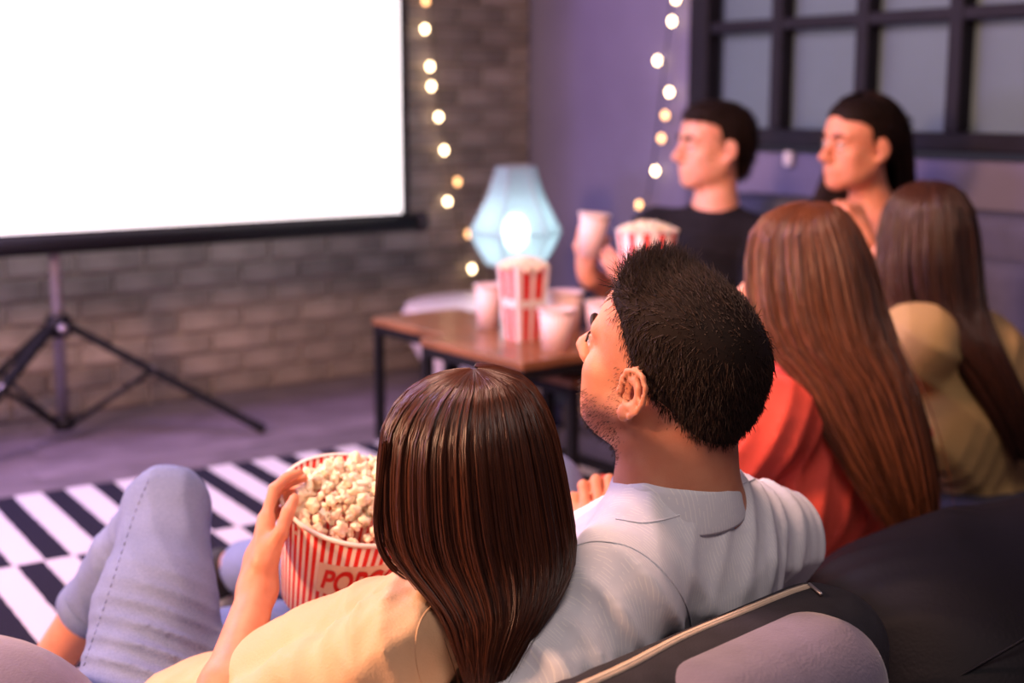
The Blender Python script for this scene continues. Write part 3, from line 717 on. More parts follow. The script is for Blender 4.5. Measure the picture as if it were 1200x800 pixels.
# ================================================================== PEOPLE
def frame(phi, th=0, ro=0):
    """head / torso axes (right, forward, up): phi from facing screen-left towards facing away, th tilt up, ro roll (degrees)"""
    phi, th, ro = map(math.radians, (phi, th, ro))
    fw_ = V3(-math.cos(phi), math.sin(phi), 0); rt = np.cross(fw_, UZ)
    f2 = fw_ * math.cos(th) + UZ * math.sin(th); u2 = UZ * math.cos(th) - fw_ * math.sin(th)
    r3 = rt * math.cos(ro) + u2 * math.sin(ro); u3 = u2 * math.cos(ro) - rt * math.sin(ro)
    return np.stack([r3, f2, u3], 1)
class Head:
    def __init__(s, o, R, sc=1.0, male=False): s.o = np.asarray(o, float); s.R = R; s.s = sc; s.male = male
    def p(s, x, y, z): return s.o + s.R @ (V3(x, y, z) * s.s)
    def cap(s, F, a, b, ra, rb=None, k=.01, mode=0): F.cap(s.p(*a), s.p(*b), ra * s.s, (ra if rb is None else rb) * s.s, k * s.s, mode)
    def ell(s, F, c, r, k=.02, mode=0, R=None): F.ell(s.p(*c), np.array(r) * s.s, s.R if R is None else s.R @ R, k * s.s, mode)
    def sculpt(s, F, neck, neck_r=.055, ear_detail=False):
        j = 1.0 if s.male else .93
        s.ell(F, (0, -.020, .038), (.076, .099, .083), .001)
        s.ell(F, (0, .035, .045), (.062, .058, .058), .03)
        s.ell(F, (0, .030, -.032), (.060 * j, .060, .074), .03)
        F.cap(s.p(0, -.018, -.045), neck, .054 * s.s * j, neck_r, .03)
        for x in (-1, 1):
            s.cap(F, (x * .053 * j, -.004, -.048), (x * .017, .066, -.094), .019 * j, .016, .03)
            s.ell(F, (x * .041, .056, -.020), (.023, .024, .02), .02); s.ell(F, (x * .040, .030, -.055), (.022, .040, .036), .03)
            s.cap(F, (x * .010, .090, .021), (x * .044, .077, .026), .009 if s.male else .007, .008, .016)
            s.ell(F, (x * .032, .102, .004), (.019, .018, .013), .014, 1)
            s.ell(F, (x * .0315, .0815, .004), (.0155, .0128, .0125), .004)                 # lids over the eye
            s.cap(F, (x * .020, .0925, .0035), (x * .043, .087, .0035), .0056, .0046, .003, 1)  # eye slit
            s.ell(F, (x * .0115, .102, -.034), (.009, .010, .008), .008)
        s.cap(F, (0, .090, .014), (0, .117, -.028), .0075, .0115, .014)
        s.ell(F, (0, .074, -.094), (.020 * j, .018, .016), .02)
        s.ell(F, (0, .082, -.060), (.027, .016, .021), .02)
        s.cap(F, (-.019, .088, -.0600), (.0, .0965, -.0570), .0045, .006, .005); s.cap(F, (.019, .088, -.0600), (.0, .0965, -.0570), .0045, .006, .005)
        s.cap(F, (-.016, .088, -.0690), (.016, .088, -.0690), .0055, .0055, .006); s.ell(F, (0, .093, -.0700), (.012, .006, .006), .006)
        s.cap(F, (-.022, .0985, -.0635), (.022, .0985, -.0635), .0022, .0022, .003, 1)
        for x in (-1, 1):
            if ear_detail:
                tilt = .36                                      # helix leans outwards from the skull
                def e(y, z, out=0): return (x * (.0735 + out + max(0, -y - .0) * tilt), y, z)
                s.ell(F, e(-.016, -.002, .003), (.0045, .017, .027), .008)
                hel = [(.004, -.010), (.006, .006), (.002, .020), (-.010, .029), (-.024, .029), (-.034, .020), (-.037, .004), (-.032, -.012), (-.022, -.026), (-.012, -.033)]
                P = [s.p(*e(y, z, .006)) for y, z in hel]; F.chain(P, [.0036 * s.s] * 10, .003)
                an = [(-.016, .019), (-.024, .012), (-.027, .0), (-.022, -.013), (-.012, -.019)]
                F.chain([s.p(*e(y, z, .0055)) for y, z in an], [.0036 * s.s] * 5, .004)
                s.ell(F, e(-.009, -.002, .009), (.010, .0085, .0115), .004, 1)      # concha hollow
                s.ell(F, e(-.009, -.031, .004), (.005, .010, .011), .006)           # lobe
                s.ell(F, e(.004, -.007, .006), (.004, .0045, .008), .004)           # tragus
            else:
                s.ell(F, (x * .081, -.017, -.004), (.006, .018, .031), .006, R=np.array(Euler((0, 0, x * .35)).to_matrix()))
                s.ell(F, (x * .089, -.012, -.002), (.007, .010, .017), .005, 1)
                s.ell(F, (x * .077, -.009, -.031), (.006, .009, .010), .006)
    def extras(s, parent, brow_mat, brow_r=.0028):
        for x in (-1, 1):
            e = MB().sphere(s.p(x * .0315, .0808, .0035), .0122 * s.s, 16, 10).build('eye', M['eye'], parent)
            MB().sphere(s.p(x * .0315 - .0, .0885, .0035), (.0055 * s.s,) * 3, 12, 8).build('iris', M['iris'], e)
            MB().tube(crom(np.array([s.p(x * .018, .0945, .0055), s.p(x * .031, .0955, .0085), s.p(x * .046, .0875, .0050)]), 8), .0016 * s.s, 6).build('eyelashes', brow_mat, parent)
            P = crom(np.array([s.p(x * .012, .1005, .022), s.p(x * .026, .0985, .029), s.p(x * .040, .0895, .0295), s.p(x * .050, .078, .024)]), 12)
            MB().tube(P, np.array([.6, .9, 1, 1, 1, 1, .95, .9, .8, .6, .4, .2]) * brow_r * s.s, 8).build('eyebrow', brow_mat, parent)
def torso_axes(neck, pelvis, ls, rs):
    up = nrm(np.asarray(neck) - pelvis); rt = np.asarray(rs) - ls; rt = nrm(rt - up * (rt @ up)); return np.stack([rt, np.cross(up, rt), up], 1)
def torso(F, neck, pelvis, ls, rs, off=0.0, female=True, k=.05, curve=0.0):
    R = torso_axes(neck, pelvis, ls, rs); neck = np.asarray(neck, float); pelvis = np.asarray(pelvis, float); H = np.linalg.norm(neck - pelvis); bk = R[:, 1] * -curve
    w = np.linalg.norm(np.asarray(rs) - ls) / 2; mid = (np.asarray(ls) + rs) / 2
    F.cap(ls, rs, .052 + off, .052 + off, k)
    F.ell(mid * .55 + (neck * .68 + pelvis * .32) * .45 - R[:, 2] * .05 + bk, (w * .92 + off, .10 + off, H * .33 + off), R, k)
    F.ell(neck * .40 + pelvis * .60 + bk, ((.115 if female else .135) + off, .092 + off, H * .30 + off), R, k)
    F.ell(pelvis, ((.155 if female else .15) + off, .112 + off, .12 + off), R, k)
    F.cap(neck, mid, .050 + off, .085 + off, k)
    return R
def hand(F, wrist, f, n, s, size=1.0, curl=(20, 30, 20), spread=.06, thumb=((.55, .75, .35), (.85, .35, .35)), k=.004, per=None):
    """f finger direction, n where the palm faces, s thumb side"""
    f = nrm(f); n = nrm(np.asarray(n) - f * np.dot(n, f)); s = nrm(np.cross(f, n)) * (1 if np.dot(np.cross(f, n), s) > 0 else -1); w = np.asarray(wrist, float); z = size
    R = np.stack([s, f, n], 1)
    F.box(w + f * .048 * z, (.040 * z, .047 * z, .0135 * z), R, .0125 * z, .012)
    F.cap(w - f * .01 * z, w + f * .03 * z, .0255 * z, .024 * z, .02)
    F.ell(w + f * .030 * z + s * .022 * z + n * .008 * z, (.018 * z, .030 * z, .014 * z), R, .012)
    for i, (off, ln) in enumerate(zip((.029, .0095, -.0105, -.029), ((.043, .026, .021), (.048, .030, .022), (.044, .028, .021), (.034, .020, .018)))):
        p = w + f * (.088 - (.006 if i == 3 else 0)) * z + s * off * z; a = 0; sp_ = (1.5 - i) * spread
        cu = curl if per is None else per[i]
        for j in range(3):
            a += math.radians(cu[j]); d = nrm((f + s * sp_) * math.cos(a) + n * math.sin(a)); q = p + d * ln[j] * z
            F.cap(p, q, (.0092, .0085, .0078)[j] * z, (.0085, .0078, .0066)[j] * z, k if j or True else .008); p = q
    p = w + f * .022 * z + s * .026 * z + n * .006 * z
    for j, (t, ln) in enumerate(zip(thumb if len(thumb) == 3 else (thumb[0], thumb[1], thumb[1]), (.040, .032, .026))):
        d = nrm(f * t[0] + s * t[1] + n * t[2]); q = p + d * ln * z
        F.cap(p, q, (.0145, .0105, .0098)[j] * z, (.0108, .0098, .0078)[j] * z, .010 if j == 0 else .004); p = q
def limb(F, a, b, c, r, off=0.0, k=.02):
    """upper/lower limb with muscle taper r=(root, mid, joint, mid2, end)"""
    a, b, c = map(lambda v: np.asarray(v, float), (a, b, c))
    F.chain([a, a + (b - a) * .4, b], [r[0] + off, r[1] + off, r[2] + off], k); F.chain([b, b + (c - b) * .35, c], [r[2] + off, r[3] + off, r[4] + off], k)

# ---------------------------------------------------------------- hair
def strands_mesh(C, rad):
    """C (n,s,3) strand curves, rad (s,) -> triangular tubes"""
    n, s, _ = C.shape; T = np.gradient(C, axis=1); T /= np.linalg.norm(T, axis=2)[..., None] + 1e-9
    rv = RNG.normal(size=(n, 1, 3)); a = np.cross(T, rv); a /= np.linalg.norm(a, axis=2)[..., None] + 1e-9; b = np.cross(T, a)
    rs = RNG.uniform(.75, 1.25, (n, 1, 1)) * rad[None, :, None]
    V = np.stack([C + (a * math.cos(g) + b * math.sin(g)) * rs for g in (0, 2.094, 4.189)], 2)         # n,s,3,3
    base = (np.arange(n)[:, None] * s + np.arange(s - 1)[None, :])[..., None] * 3 + np.arange(3)
    nx = (np.arange(n)[:, None] * s + np.arange(s - 1)[None, :])[..., None] * 3 + (np.arange(3) + 1) % 3
    F = np.stack([base, nx, nx + 3, base + 3], -1).reshape(-1, 4)
    return V.reshape(-1, 3), F
def join(parts):
    Vs, Fs, n = [], [], 0
    for V, F in parts: Vs.append(V); Fs.append(np.asarray(F) + n); n += len(V)
    return np.concatenate(Vs), np.concatenate(Fs)
def long_hair(name, sections, front, gap, m, parent, n=2600, S=26, rad=.0011, locks=60, stray=.012, open_from=3, seed=0, clump=.55, wave=.004):
    """sections: (y, x_left, x_right, Y, depth half); strands run from the crown down through them.
       front: direction (angle in plan) of the face, gap: half opening there below section `open_from`"""
    rg = np.random.default_rng(seed); ctr = []; ax = []; bx = []
    for y, xl, xr, Y, dh in sections:
        p, q = A(xl, y, Y), A(xr, y, Y); c = (p + q) / 2; ctr.append(c); ax.append((q - p) / 2); bx.append(V3(0, dh, 0))
    ND = 80; ctr, ax, bx = crom(ctr, ND), crom(ax, ND), crom(bx, ND); kk = len(sections)
    def surf(ph, t, rs):
        i = np.clip(t * (ND - 1), 0, ND - 1.001); j = i.astype(int); u = (i - j)[..., None]
        g = lambda a: a[j] * (1 - u) + a[j + 1] * u
        return g(ctr) + (g(ax) * np.cos(ph)[..., None] + g(bx) * np.sin(ph)[..., None]) * rs[..., None]
    t_open = open_from / (kk - 1)
    lockc = rg.uniform(0, 2 * math.pi, locks); lockr = rg.uniform(-.05, .03, locks); locke = rg.uniform(.93, 1.0, locks)
    ph0 = np.sort(front + gap + rg.uniform(0, 1, n) * (2 * math.pi - 2 * gap))
    top = rg.uniform(0, 1, n) < .0
    dd = (ph0[:, None] - lockc[None] + math.pi) % (2 * math.pi) - math.pi; li = np.abs(dd).argmin(1); dl = dd[np.arange(n), li]
    t = np.linspace(0, 1, S)[None] * (locke[li] * rg.uniform(.93, 1.0, n))[:, None]
    ph = ph0[:, None] - dl[:, None] * clump * np.clip((t - .25) * 1.6, 0, 1) + wave * 6 * np.sin(t * rg.uniform(5, 9, n)[:, None] + rg.uniform(0, 6, n)[:, None]) * t
    rr = 1.0 + (rg.uniform(-.07, .012, n) + lockr[li] * .8)[:, None] * np.clip(t * 3, .25, 1) - (np.abs(dl)[:, None] * .25) * np.clip(t - .2, 0, 1)
    C = surf(ph, t, rr); C += rg.normal(size=(n, 1, 3)) * stray * .12 * t[..., None]
    st = rg.uniform(0, 1, n) < .025; C[st] += (rg.normal(size=(st.sum(), 1, 3)) * stray * .5) * (t[st] ** 1.5)[..., None]
    prof = np.interp(np.linspace(0, 1, S), [0, .1, .75, 1], [.8, 1, 1, .15]) * rad
    parts = [strands_mesh(C, prof)]
    # underlying mass
    npz, nt_ = 72, 44; pg = front + gap + np.linspace(0, 1, npz) * (2 * math.pi - 2 * gap); tg = np.linspace(0, .965, nt_)
    PG, TG = np.meshgrid(pg, tg, indexing='ij'); out = surf(PG, TG, np.full(PG.shape, .93)); inn = surf(PG, TG, np.full(PG.shape, .62))
    idx = np.arange(npz * nt_).reshape(npz, nt_); q = np.stack([idx[:-1, :-1], idx[1:, :-1], idx[1:, 1:], idx[:-1, 1:]], -1).reshape(-1, 4)
    parts.append((out.reshape(-1, 3), q)); parts.append((inn.reshape(-1, 3), q[:, ::-1]))
    V, F = join(parts); return under(mobj(name, V, F, m, parent), len(parts[0][1]))
def under(o, n0):
    o.data.materials.append(M['hair_under']); i = np.zeros(len(o.data.polygons), np.int32); i[n0:] = 1; o.data.polygons.foreach_set('material_index', i); return o
def main_piece(V, Q):
    lab = np.arange(len(V))
    while True:
        m_ = lab[Q].min(1); new = lab.copy(); np.minimum.at(new, Q.ravel(), np.repeat(m_, 4)); new = new[new]
        if (new == lab).all(): break
        lab = new
    u, c = np.unique(lab[Q[:, 0]], return_counts=True); return V, Q[lab[Q[:, 0]] == u[c.argmax()]]
def short_hair(name, Fcap, vox, m, parent, n, flow, length, rad=.0009, S=4, rough=.35, seed=1, lift=.62):
    V, Q = main_piece(*Fcap.mesh(vox)); rg = np.random.default_rng(seed)
    c = V[Q].mean(1); nn = np.cross(V[Q[:, 1]] - V[Q[:, 0]], V[Q[:, 2]] - V[Q[:, 0]]); ar = np.linalg.norm(nn, axis=1); nn /= ar[:, None] + 1e-12
    if (nn * (c - c.mean(0))).sum() < 0: nn = -nn
    i = rg.choice(len(Q), n, p=ar / ar.sum()); P = c[i] + rg.normal(size=(n, 3)) * vox * .3; Nn = nn[i]
    fl = flow(P); fl = fl + rg.normal(size=(n, 3)) * rough; Ln = length(P) * rg.uniform(.6, 1.25, n)
    tt = np.linspace(0, 1, S)[None, :, None]
    D = fl / (np.linalg.norm(fl, axis=1)[:, None] + 1e-9)
    C = (P - Nn * .0012)[:, None] + Ln[:, None, None] * (Nn[:, None] * (tt * lift - tt ** 2 * lift * .55) + D[:, None] * (tt * .55 + tt ** 2 * .6))
    VF = strands_mesh(C, np.linspace(1, .2, S) * rad); V2, F2 = join([VF, (V, Q)]); return under(mobj(name, V2, F2, m, parent), len(VF[1]))

# ================================================================== 1. GIRL IN FRONT (cream top, jeans, popcorn tub)
g_neck = A(535, 695, 1.53); g_pel = A(215, 890, 1.74); g_ls = A(458, 768, 1.47); g_rs = A(572, 742, 1.68)
g_el = A(247, 880, 1.52); g_lw = A(302, 690, 1.74)
g_hip, g_kn, g_an = A(168, 850, 1.76), A(196, 596, 2.05), A(45, 795, 2.17)
g_rh, g_rk, g_ra = A(290, 815, 1.86), A(318, 752, 2.20), A(222, 757, 2.30)
p1 = empty('person', (g_pel[0], g_pel[1], 0), 'person with long chestnut hair in cream top and pale jeans holding the big popcorn tub', 'person')
# tub pose first, the hand closes on it
TUBC = A(418, 584, 1.88); a15, a28 = math.radians(14), math.radians(27)
cR, cU, cB = V3(1, 0, 0), V3(0, SP, CP), V3(0, -CP, SP)
TAX = nrm(math.cos(a28) * (math.sin(a15) * cR + math.cos(a15) * cU) + math.sin(a28) * cB); TR, TRB, TH = .108, .084, .172
F1 = Field(); h1 = Head(A(532, 556, 1.585), frame(50, 4, 0), .90)
h1.sculpt(F1, g_neck, .05)
torso(F1, g_neck, g_pel, g_ls, g_rs, -.018)
limb(F1, g_ls, g_el, g_lw, (.045, .043, .036, .036, .0235))
hf = nrm(A(314, 582, 1.84) - g_lw); hn = nrm(V3(1, .25, -.1)); 
hand(F1, g_lw + hf * .012, hf, hn, V3(0, -1, .2), .96, per=((8, 30, 22), (10, 34, 24), (12, 34, 24), (14, 34, 24)), spread=.02, thumb=((.72, .55, .35), (.95, .12, .22), (.97, -.02, .28)))
limb(F1, g_rs, g_rs + V3(-.12, .22, -.12), TUBC + V3(.16, .1, -.12), (.045, .042, .036, .035, .024))
limb(F1, g_hip, g_kn, g_an, (.07, .066, .05, .048, .031)); F1.ell(g_an + V3(-.05, .05, -.012), (.085, .036, .03), frame(45)[:, [1, 0, 2]], .02)
limb(F1, g_rh, g_rk, g_ra, (.07, .066, .05, .048, .031))
F1.build('body', .0048, M['skin_a'], p1); h1.extras(p1, M['hair_a'])
# cream top
S1 = Field(); torso(S1, g_neck + (g_pel - g_neck) * .08, g_pel + (g_neck - g_pel) * .14, g_ls, g_rs, .002)
S1.chain([g_ls, g_ls + (g_el - g_ls) * .45, g_ls + (g_el - g_ls) * .80], [.058, .058, .056], .03); S1.chain([g_rs, g_rs + V3(-.1, .18, -.1)], [.06, .058], .03)
S1.cap(g_ls + V3(.0, .02, .012), g_neck + V3(-.02, -.05, -.02), .048, .036, .03)
S1.disp += [folds(5, V3(1, .2, -.5), 52, .016, 1.5, 12), folds(6, V3(.4, -.3, 1), 44, .014, 1.8, 11), folds(9, V3(.9, -.2, .4), 75, .010, 1.2, 11, near_mask(g_ls + V3(-.02, 0, .03), .09), False), folds(7, V3(1, -.6, .2), 110, .003, 1.6, 20)]
S1.build('top', .006, M['butter'], p1)
bvt = bvh_of([c for c in p1.children if c.name.startswith('top')][0])
Q = [on_surface(bvt, x, y, .0003) for x, y in crom(np.array([(520, 700), (500, 716), (490, 735), (487, 760), (490, 785), (496, 805)], float), 30)]; Q = [q[0] for q in Q if q]
if len(Q) > 4: MB().tube(np.array(Q), .0012, 6).build('seam', M['butter'], [c for c in p1.children if c.name.startswith('top')][0])
# jeans
def leg_cloth(F, a, b, c, r, end):
    c2 = b + (c - b) * end; F.chain([a, a + (b - a) * .5, b], [r[0], r[1], r[2]], .03); F.chain([b, b + (c2 - b) * .5, c2], [r[2], r[3], r[4]], .025)
    d = nrm(c - b); F.box(c2 + d * .06, (.06, .09, .09), np.stack([d, *frame_from(d)[:, 1:].T], 1), .004, .004, 1)
    return c2, d
J1 = Field(); JR = torso_axes(g_neck, g_pel, g_ls, g_rs)
J1.ell(g_pel, (.160, .114, .12), JR, .04); 
cf, cd = leg_cloth(J1, g_hip, g_kn, g_an, (.104, .086, .063, .057, .053), .60)
leg_cloth(J1, g_rh, g_rk, g_ra, (.092, .080, .066, .058, .052), .95)
J1.disp += [folds(12, V3(.30, .55, .85), 105, .014, .9, 9, near_mask(g_hip + (g_kn - g_hip) * .20 + V3(.03, -.06, .05), .11), False), folds(13, V3(1, .2, .4), 60, .005, 1.5, 12), folds(14, V3(0, .5, 1), 90, .008, 1.5, 12, near_mask(g_kn + V3(-.05, .04, -.06), .06)), folds(15, V3(.3, -.5, 1), 150, .003, 1.6, 18)]
jo = J1.build('jeans', .0055, M['denim'], p1)
d = nrm(g_an - g_kn); fr_ = frame_from(d)
MB().lathe(cf - d * .03, [(.0535, 0), (.0555, .001), (.056, .028), (.053, .030), (.050, .028), (.049, .0)], 32, axis=d, cap=(False, False)).build('hem', M['denim'], jo)
bvj = bvh_of(jo); mb = MB()
for (x, y) in crom(np.array([(174, 562), (164, 585), (154, 612), (145, 640), (136, 668), (127, 696), (118, 722), (109, 748), (100, 775)], float), 24):
    a_, b_ = on_surface(bvj, x, y, .0006), on_surface(bvj, x - 1.6, y + 5, .0006)
    if a_ and b_ and np.linalg.norm(a_[0] - b_[0]) < .03: mb.tube([a_[0], b_[0]], .0011, 6)
mb.build('seam_stitching', M['denim2'], jo)
# hair
long_hair('hair', [(431.5, 551, 560, 1.575, .008), (434, 528, 585, 1.575, .045), (443, 500, 614, 1.572, .07), (464, 471, 633, 1.567, .09), (500, 450, 649, 1.56, .105), (550, 444, 661, 1.555, .112), (600, 444, 670, 1.545, .105), (640, 456, 674, 1.525, .09),
                   (678, 486, 664, 1.495, .072), (712, 513, 645, 1.47, .058), (748, 528, 620, 1.45, .044), (782, 541, 600, 1.435, .030), (812, 550, 582, 1.43, .016)],
          math.radians(130), math.radians(42), M['hair_a'], p1, n=5600, S=18, rad=.0008, locks=95, seed=3, clump=.45, open_from=4)
# thin loose lock at her cheek, hanging down in front of the tub
lock = np.array([A(x, y, 1.50) for x, y in ((450, 520), (445, 570), (442, 610), (446, 640), (458, 662), (476, 676))]); lk = crom(lock, 24)
C = np.stack([lk + RNG.normal(size=3) * .0022 + np.linspace(0, 1, 24)[:, None] * RNG.normal(size=3) * .0015 for _ in range(60)]); V, Fq = strands_mesh(C, np.linspace(1, .3, 24) * .0007); mobj('loose_lock', V, Fq, M['hair_a'], p1)

# ---- big popcorn tub
tub = empty('popcorn_tub', TUBC - TAX * TH, 'big red and cream striped paper tub reading POPCORN held by the girl in jeans', 'popcorn tub')
tub.rotation_mode = 'QUATERNION'
ex = nrm(cB - TAX * (cB @ TAX)); ey = np.cross(TAX, ex)                # ex points from the tub towards the camera
tub.rotation_quaternion = Matrix(np.stack([ex, ey, TAX], 1).tolist()).to_quaternion()
def cone_r(z): return TRB + (TR - TRB) * z / TH
lc(MB().lathe((0, 0, 0), [(TRB - .003, .006), (TRB - .002, 0), (TRB, 0), (TR, TH), (TR - .0015, TH), (TRB - .0015, .008), (.001, .008)], 96), 'paper_body', M['tub'], tub)
lc(MB().lathe((0, 0, 0), [(TR - .0016, TH - .002), (TR + .003, TH - .003), (TR + .0045, TH), (TR + .003, TH + .003), (TR - .0016, TH + .002)], 96, cap=(False, False)), 'rolled_rim', M['paper'], tub)
def patch(a0, a1, zlo, zhi, lift, n=30):       # curved label patch; angles measured from the camera side
    mb = MB(); V = []; F = []
    for i in range(n + 1):
        a = a0 + (a1 - a0) * i / n; zl, zh = zlo(i / n), zhi(i / n)
        for z in (zl, zh): V.append(V3(math.cos(a) * (cone_r(z) + lift), math.sin(a) * (cone_r(z) + lift), z))
    F = [(2 * i, 2 * i + 2, 2 * i + 3, 2 * i + 1) for i in range(n)]; mb.add(V, F); return mb
A0, A1 = math.radians(-13), math.radians(85)
pn = lc(patch(A0, A1, lambda u: TH * .40, lambda u: TH * (.72 + .05 * math.sin(math.pi * u)), .0008), 'label_panel', M['cream'], tub)
tc_ = bpy.data.curves.new('lettering', 'FONT'); tc_.body = 'POPCORN'; tc_.size = 1; tc_.align_x = 'CENTER'; tc_.offset = .03; tc_.shear = .18; tc_.resolution_u = 6
to = bpy.data.objects.new('lettering_tmp', tc_); COL.objects.link(to); bpy.context.view_layer.update()
me = to.evaluated_get(bpy.context.evaluated_depsgraph_get()).to_mesh()
tv = np.array([v.co[:] for v in me.vertices]); tf = [tuple(p.vertices) for p in me.polygons]; bpy.data.objects.remove(to)
tx = (tv[:, 0] - tv[:, 0].min()) / np.ptp(tv[:, 0]); tyy = (tv[:, 1] - tv[:, 1].min()) / np.ptp(tv[:, 1]); V = []
for u, w in zip(tx, tyy):
    a = A0 + .06 + (A1 - A0 - .12) * u; arch = math.sin(math.pi * u); z = TH * (.455 - .025 * arch) + w * TH * (.21 + .08 * arch)
    V.append(V3(math.cos(a), math.sin(a), 0) * (cone_r(z) + .0016) + UZ * z)
mb = MB(); mb.add(V, tf); lc(mb, 'lettering', M['red'], pn, False)['label'] = 'red slanted capital letters POPCORN'
# ---- popcorn pieces, each its own
first = True
def tubw(x, y, z): return ORG[tub.name] + ex * x + ey * y + TAX * z
slots = []
for layer, (n, Rl, zb, hp_) in enumerate(((96, .099, -.014, .020), (70, .088, -.001, .022), (34, .062, .012, .020))):
    for i in range(n):
        rr = Rl * math.sqrt((i + .5) / n); a = i * 2.39996 + layer
        slots.append((math.cos(a) * rr + random.uniform(-.003, .003), math.sin(a) * rr + random.uniform(-.003, .003), TH + zb + hp_ * (1 - (rr / .1) ** 2) + random.uniform(-.003, .004)))
for i, sl in enumerate(slots):
    o = bpy.data.objects.new('popcorn_piece', KM[i % 8]); COL.objects.link(o); o.location = tuple(tubw(*sl)); o.rotation_euler = (random.random() * 6.3, random.random() * 6.3, random.random() * 6.3)
    k = random.uniform(.78, 1.18); o.scale = (k, k, k * random.uniform(.85, 1.1))
    tag(o, 'puffed popcorn piece heaped in the big tub held by the girl in jeans', 'popcorn', 'popcorn pieces in the big tub')

# ================================================================== 2. MAN IN FRONT (pale striped shirt)
m_neck = A(785, 556, 1.68); m_ls = A(722, 700, 1.55); m_rs = A(897, 632, 1.84); m_pel = V3(0.0, 1.99, .15)
m_el = A(545, 905, 1.40); m_lw = V3(-.27, 1.45, .24); m_re = V3(.37, 2.1, .27); m_rw = A(716, 650, 2.02)
p2 = empty('person', (m_pel[0], m_pel[1], 0), 'person with short dark hair in a pale blue striped shirt looking up at the screen', 'person')
h2 = Head(A(779, 432, 1.67), frame(39, 21, 7), 1.05, True); F2 = Field(); h2.sculpt(F2, m_neck, .062, True)
F2.cap(h2.p(0, -.045, -.02), m_neck + V3(.02, -.01, -.02), .058, .066, .03)
torso(F2, m_neck, m_pel, m_ls, m_rs, 0, False)
limb(F2, m_ls, m_el, m_lw, (.05, .048, .04, .04, .028)); hand(F2, m_lw, V3(-1, .3, -.2), V3(0, 1, .1), V3(0, .2, 1), 1.0)
limb(F2, m_rs, m_re, m_rw, (.05, .048, .04, .038, .028)); hand(F2, m_rw, A(697, 600, 2.0) - m_rw, V3(.3, .6, -.6), V3(.6, -.4, .3), 1.0, (60, 70, 40))
F2.build('body', .0043, M['skin_c'], p2); h2.extras(p2, M['hair_b'], .0036)
# shirt
S2 = Field(); R2 = torso(S2, m_neck - V3(0, 0, .035), m_pel, m_ls, m_rs, .016, False)
S2.cap(m_neck + V3(-.005, 0, -.035), m_ls + V3(0, .01, .006), .058, .064, .04); S2.cap(m_neck + V3(.02, .0, -.035), m_rs + V3(0, 0, .0), .060, .062, .04)
S2.chain([m_ls, m_ls + (m_el - m_ls) * .5, m_el], [.068, .068, .066], .03); S2.chain([m_el, m_el + (m_lw - m_el) * .85], [.070, .055], .03)
S2.chain([m_rs, m_re], [.068, .062], .03); S2.chain([m_re, m_re + (m_rw - m_re) * .85], [.062, .05], .03)
S2.disp += [folds(40, V3(.5, -.5, .8), 48, .013, 1.5, 11), folds(41, V3(1, .4, -.5), 62, .008, 1.5, 13), folds(44, V3(.75, .3, .6), 60, .014, 1.2, 10, near_mask(m_ls + V3(.03, -.02, -.03), .12), False), folds(45, nrm(m_el - m_ls) + V3(.1, -.25, .35), 75, .013, 1.1, 11, near_mask(m_ls + (m_el - m_ls) * .55, .13), False), folds(42, V3(.6, .7, -.2), 130, .0025, 1.8, 22)]
sh2 = S2.build('shirt', .006, M['shirt'], p2)
# collar: a band folded over, open to the front
cax = nrm(h2.p(0, -.03, -.06) - m_neck + V3(0.01, -.02, .10)); cc0 = m_neck + V3(.004, -.002, -.022)
ef = nrm(frame(38)[:, 1] - cax * (frame(38)[:, 1] @ cax)); er = np.cross(ef, cax); mb = MB(); NC = 64; prof_c = [(.000, -.012), (-.004, .030), (-.001, .036), (.006, .034), (.021, -.014), (.023, -.021), (.018, -.020), (.006, .018)]
for i in range(NC + 1):
    a = math.radians(22) + (2 * math.pi - math.radians(44)) * i / NC; fr2 = math.cos(a)
    for dr, dh in prof_c:
        drop = -.030 * max(0, fr2) ** 1.0 + .006 * (1 - fr2) * .5
        mb.V.append(cc0 + (ef * math.cos(a) * (.074 + dr) + er * math.sin(a) * (.070 + dr)) + cax * (dh + drop - (.012 * max(0, fr2) if dr > .015 else 0)))
k8 = len(prof_c); mb.F = [[i * k8 + j, i * k8 + (j + 1) % k8, (i + 1) * k8 + (j + 1) % k8, (i + 1) * k8 + j] for i in range(NC) for j in range(k8)] + [list(range(k8)), [NC * k8 + j for j in range(k8)][::-1]]
sub(mb.build('collar', M['shirt'], p2), 1)
bvs = bvh_of(sh2)
for pix in ([(672, 640), (700, 634), (735, 640), (765, 658), (790, 685), (806, 715), (812, 745)], [(722, 608), (760, 612), (805, 600), (850, 575), (900, 556)]):
    Q = [on_surface(bvs, x, y, .0004) for x, y in crom(np.array(pix, float), 40)]; Q = [q[0] for q in Q if q]
    if len(Q) > 4: MB().tube(np.array(Q), .0013, 6).build('seam', M['shirt'], sh2)
# jeans and shoes: left leg stretched past the tub, right knee up behind the girl
J2 = Field(); J2.ell(m_pel, (.16, .125, .125), R2, .04); m_lk, m_la = V3(-.27, 2.34, .20), A(262, 668, 2.60)
m_la2, dl_ = leg_cloth(J2, m_pel + V3(-.06, -.06, -.02), m_lk, m_la, (.095, .085, .066, .06, .054), .86)
m_rk, m_ra = V3(.06, 2.40, .30), V3(-.12, 2.72, .07)
leg_cloth(J2, m_pel + V3(.06, .08, -.02), m_rk, m_ra, (.095, .085, .068, .06, .052), .92)
J2.disp += [folds(61, V3(.7, .6, .3), 40, .005, 1.5, 10)]; jo2 = J2.build('jeans', .009, M['denim'], p2)
B2 = Field()
for (kn, an) in ((m_lk, m_la), (m_rk, m_ra)): B2.chain([kn + (an - kn) * .55, an, an + nrm(an - kn) * .03], [.045, .036, .037], .02)
sk2 = B2.build('ankle', .006, M['skin_c'], p2)
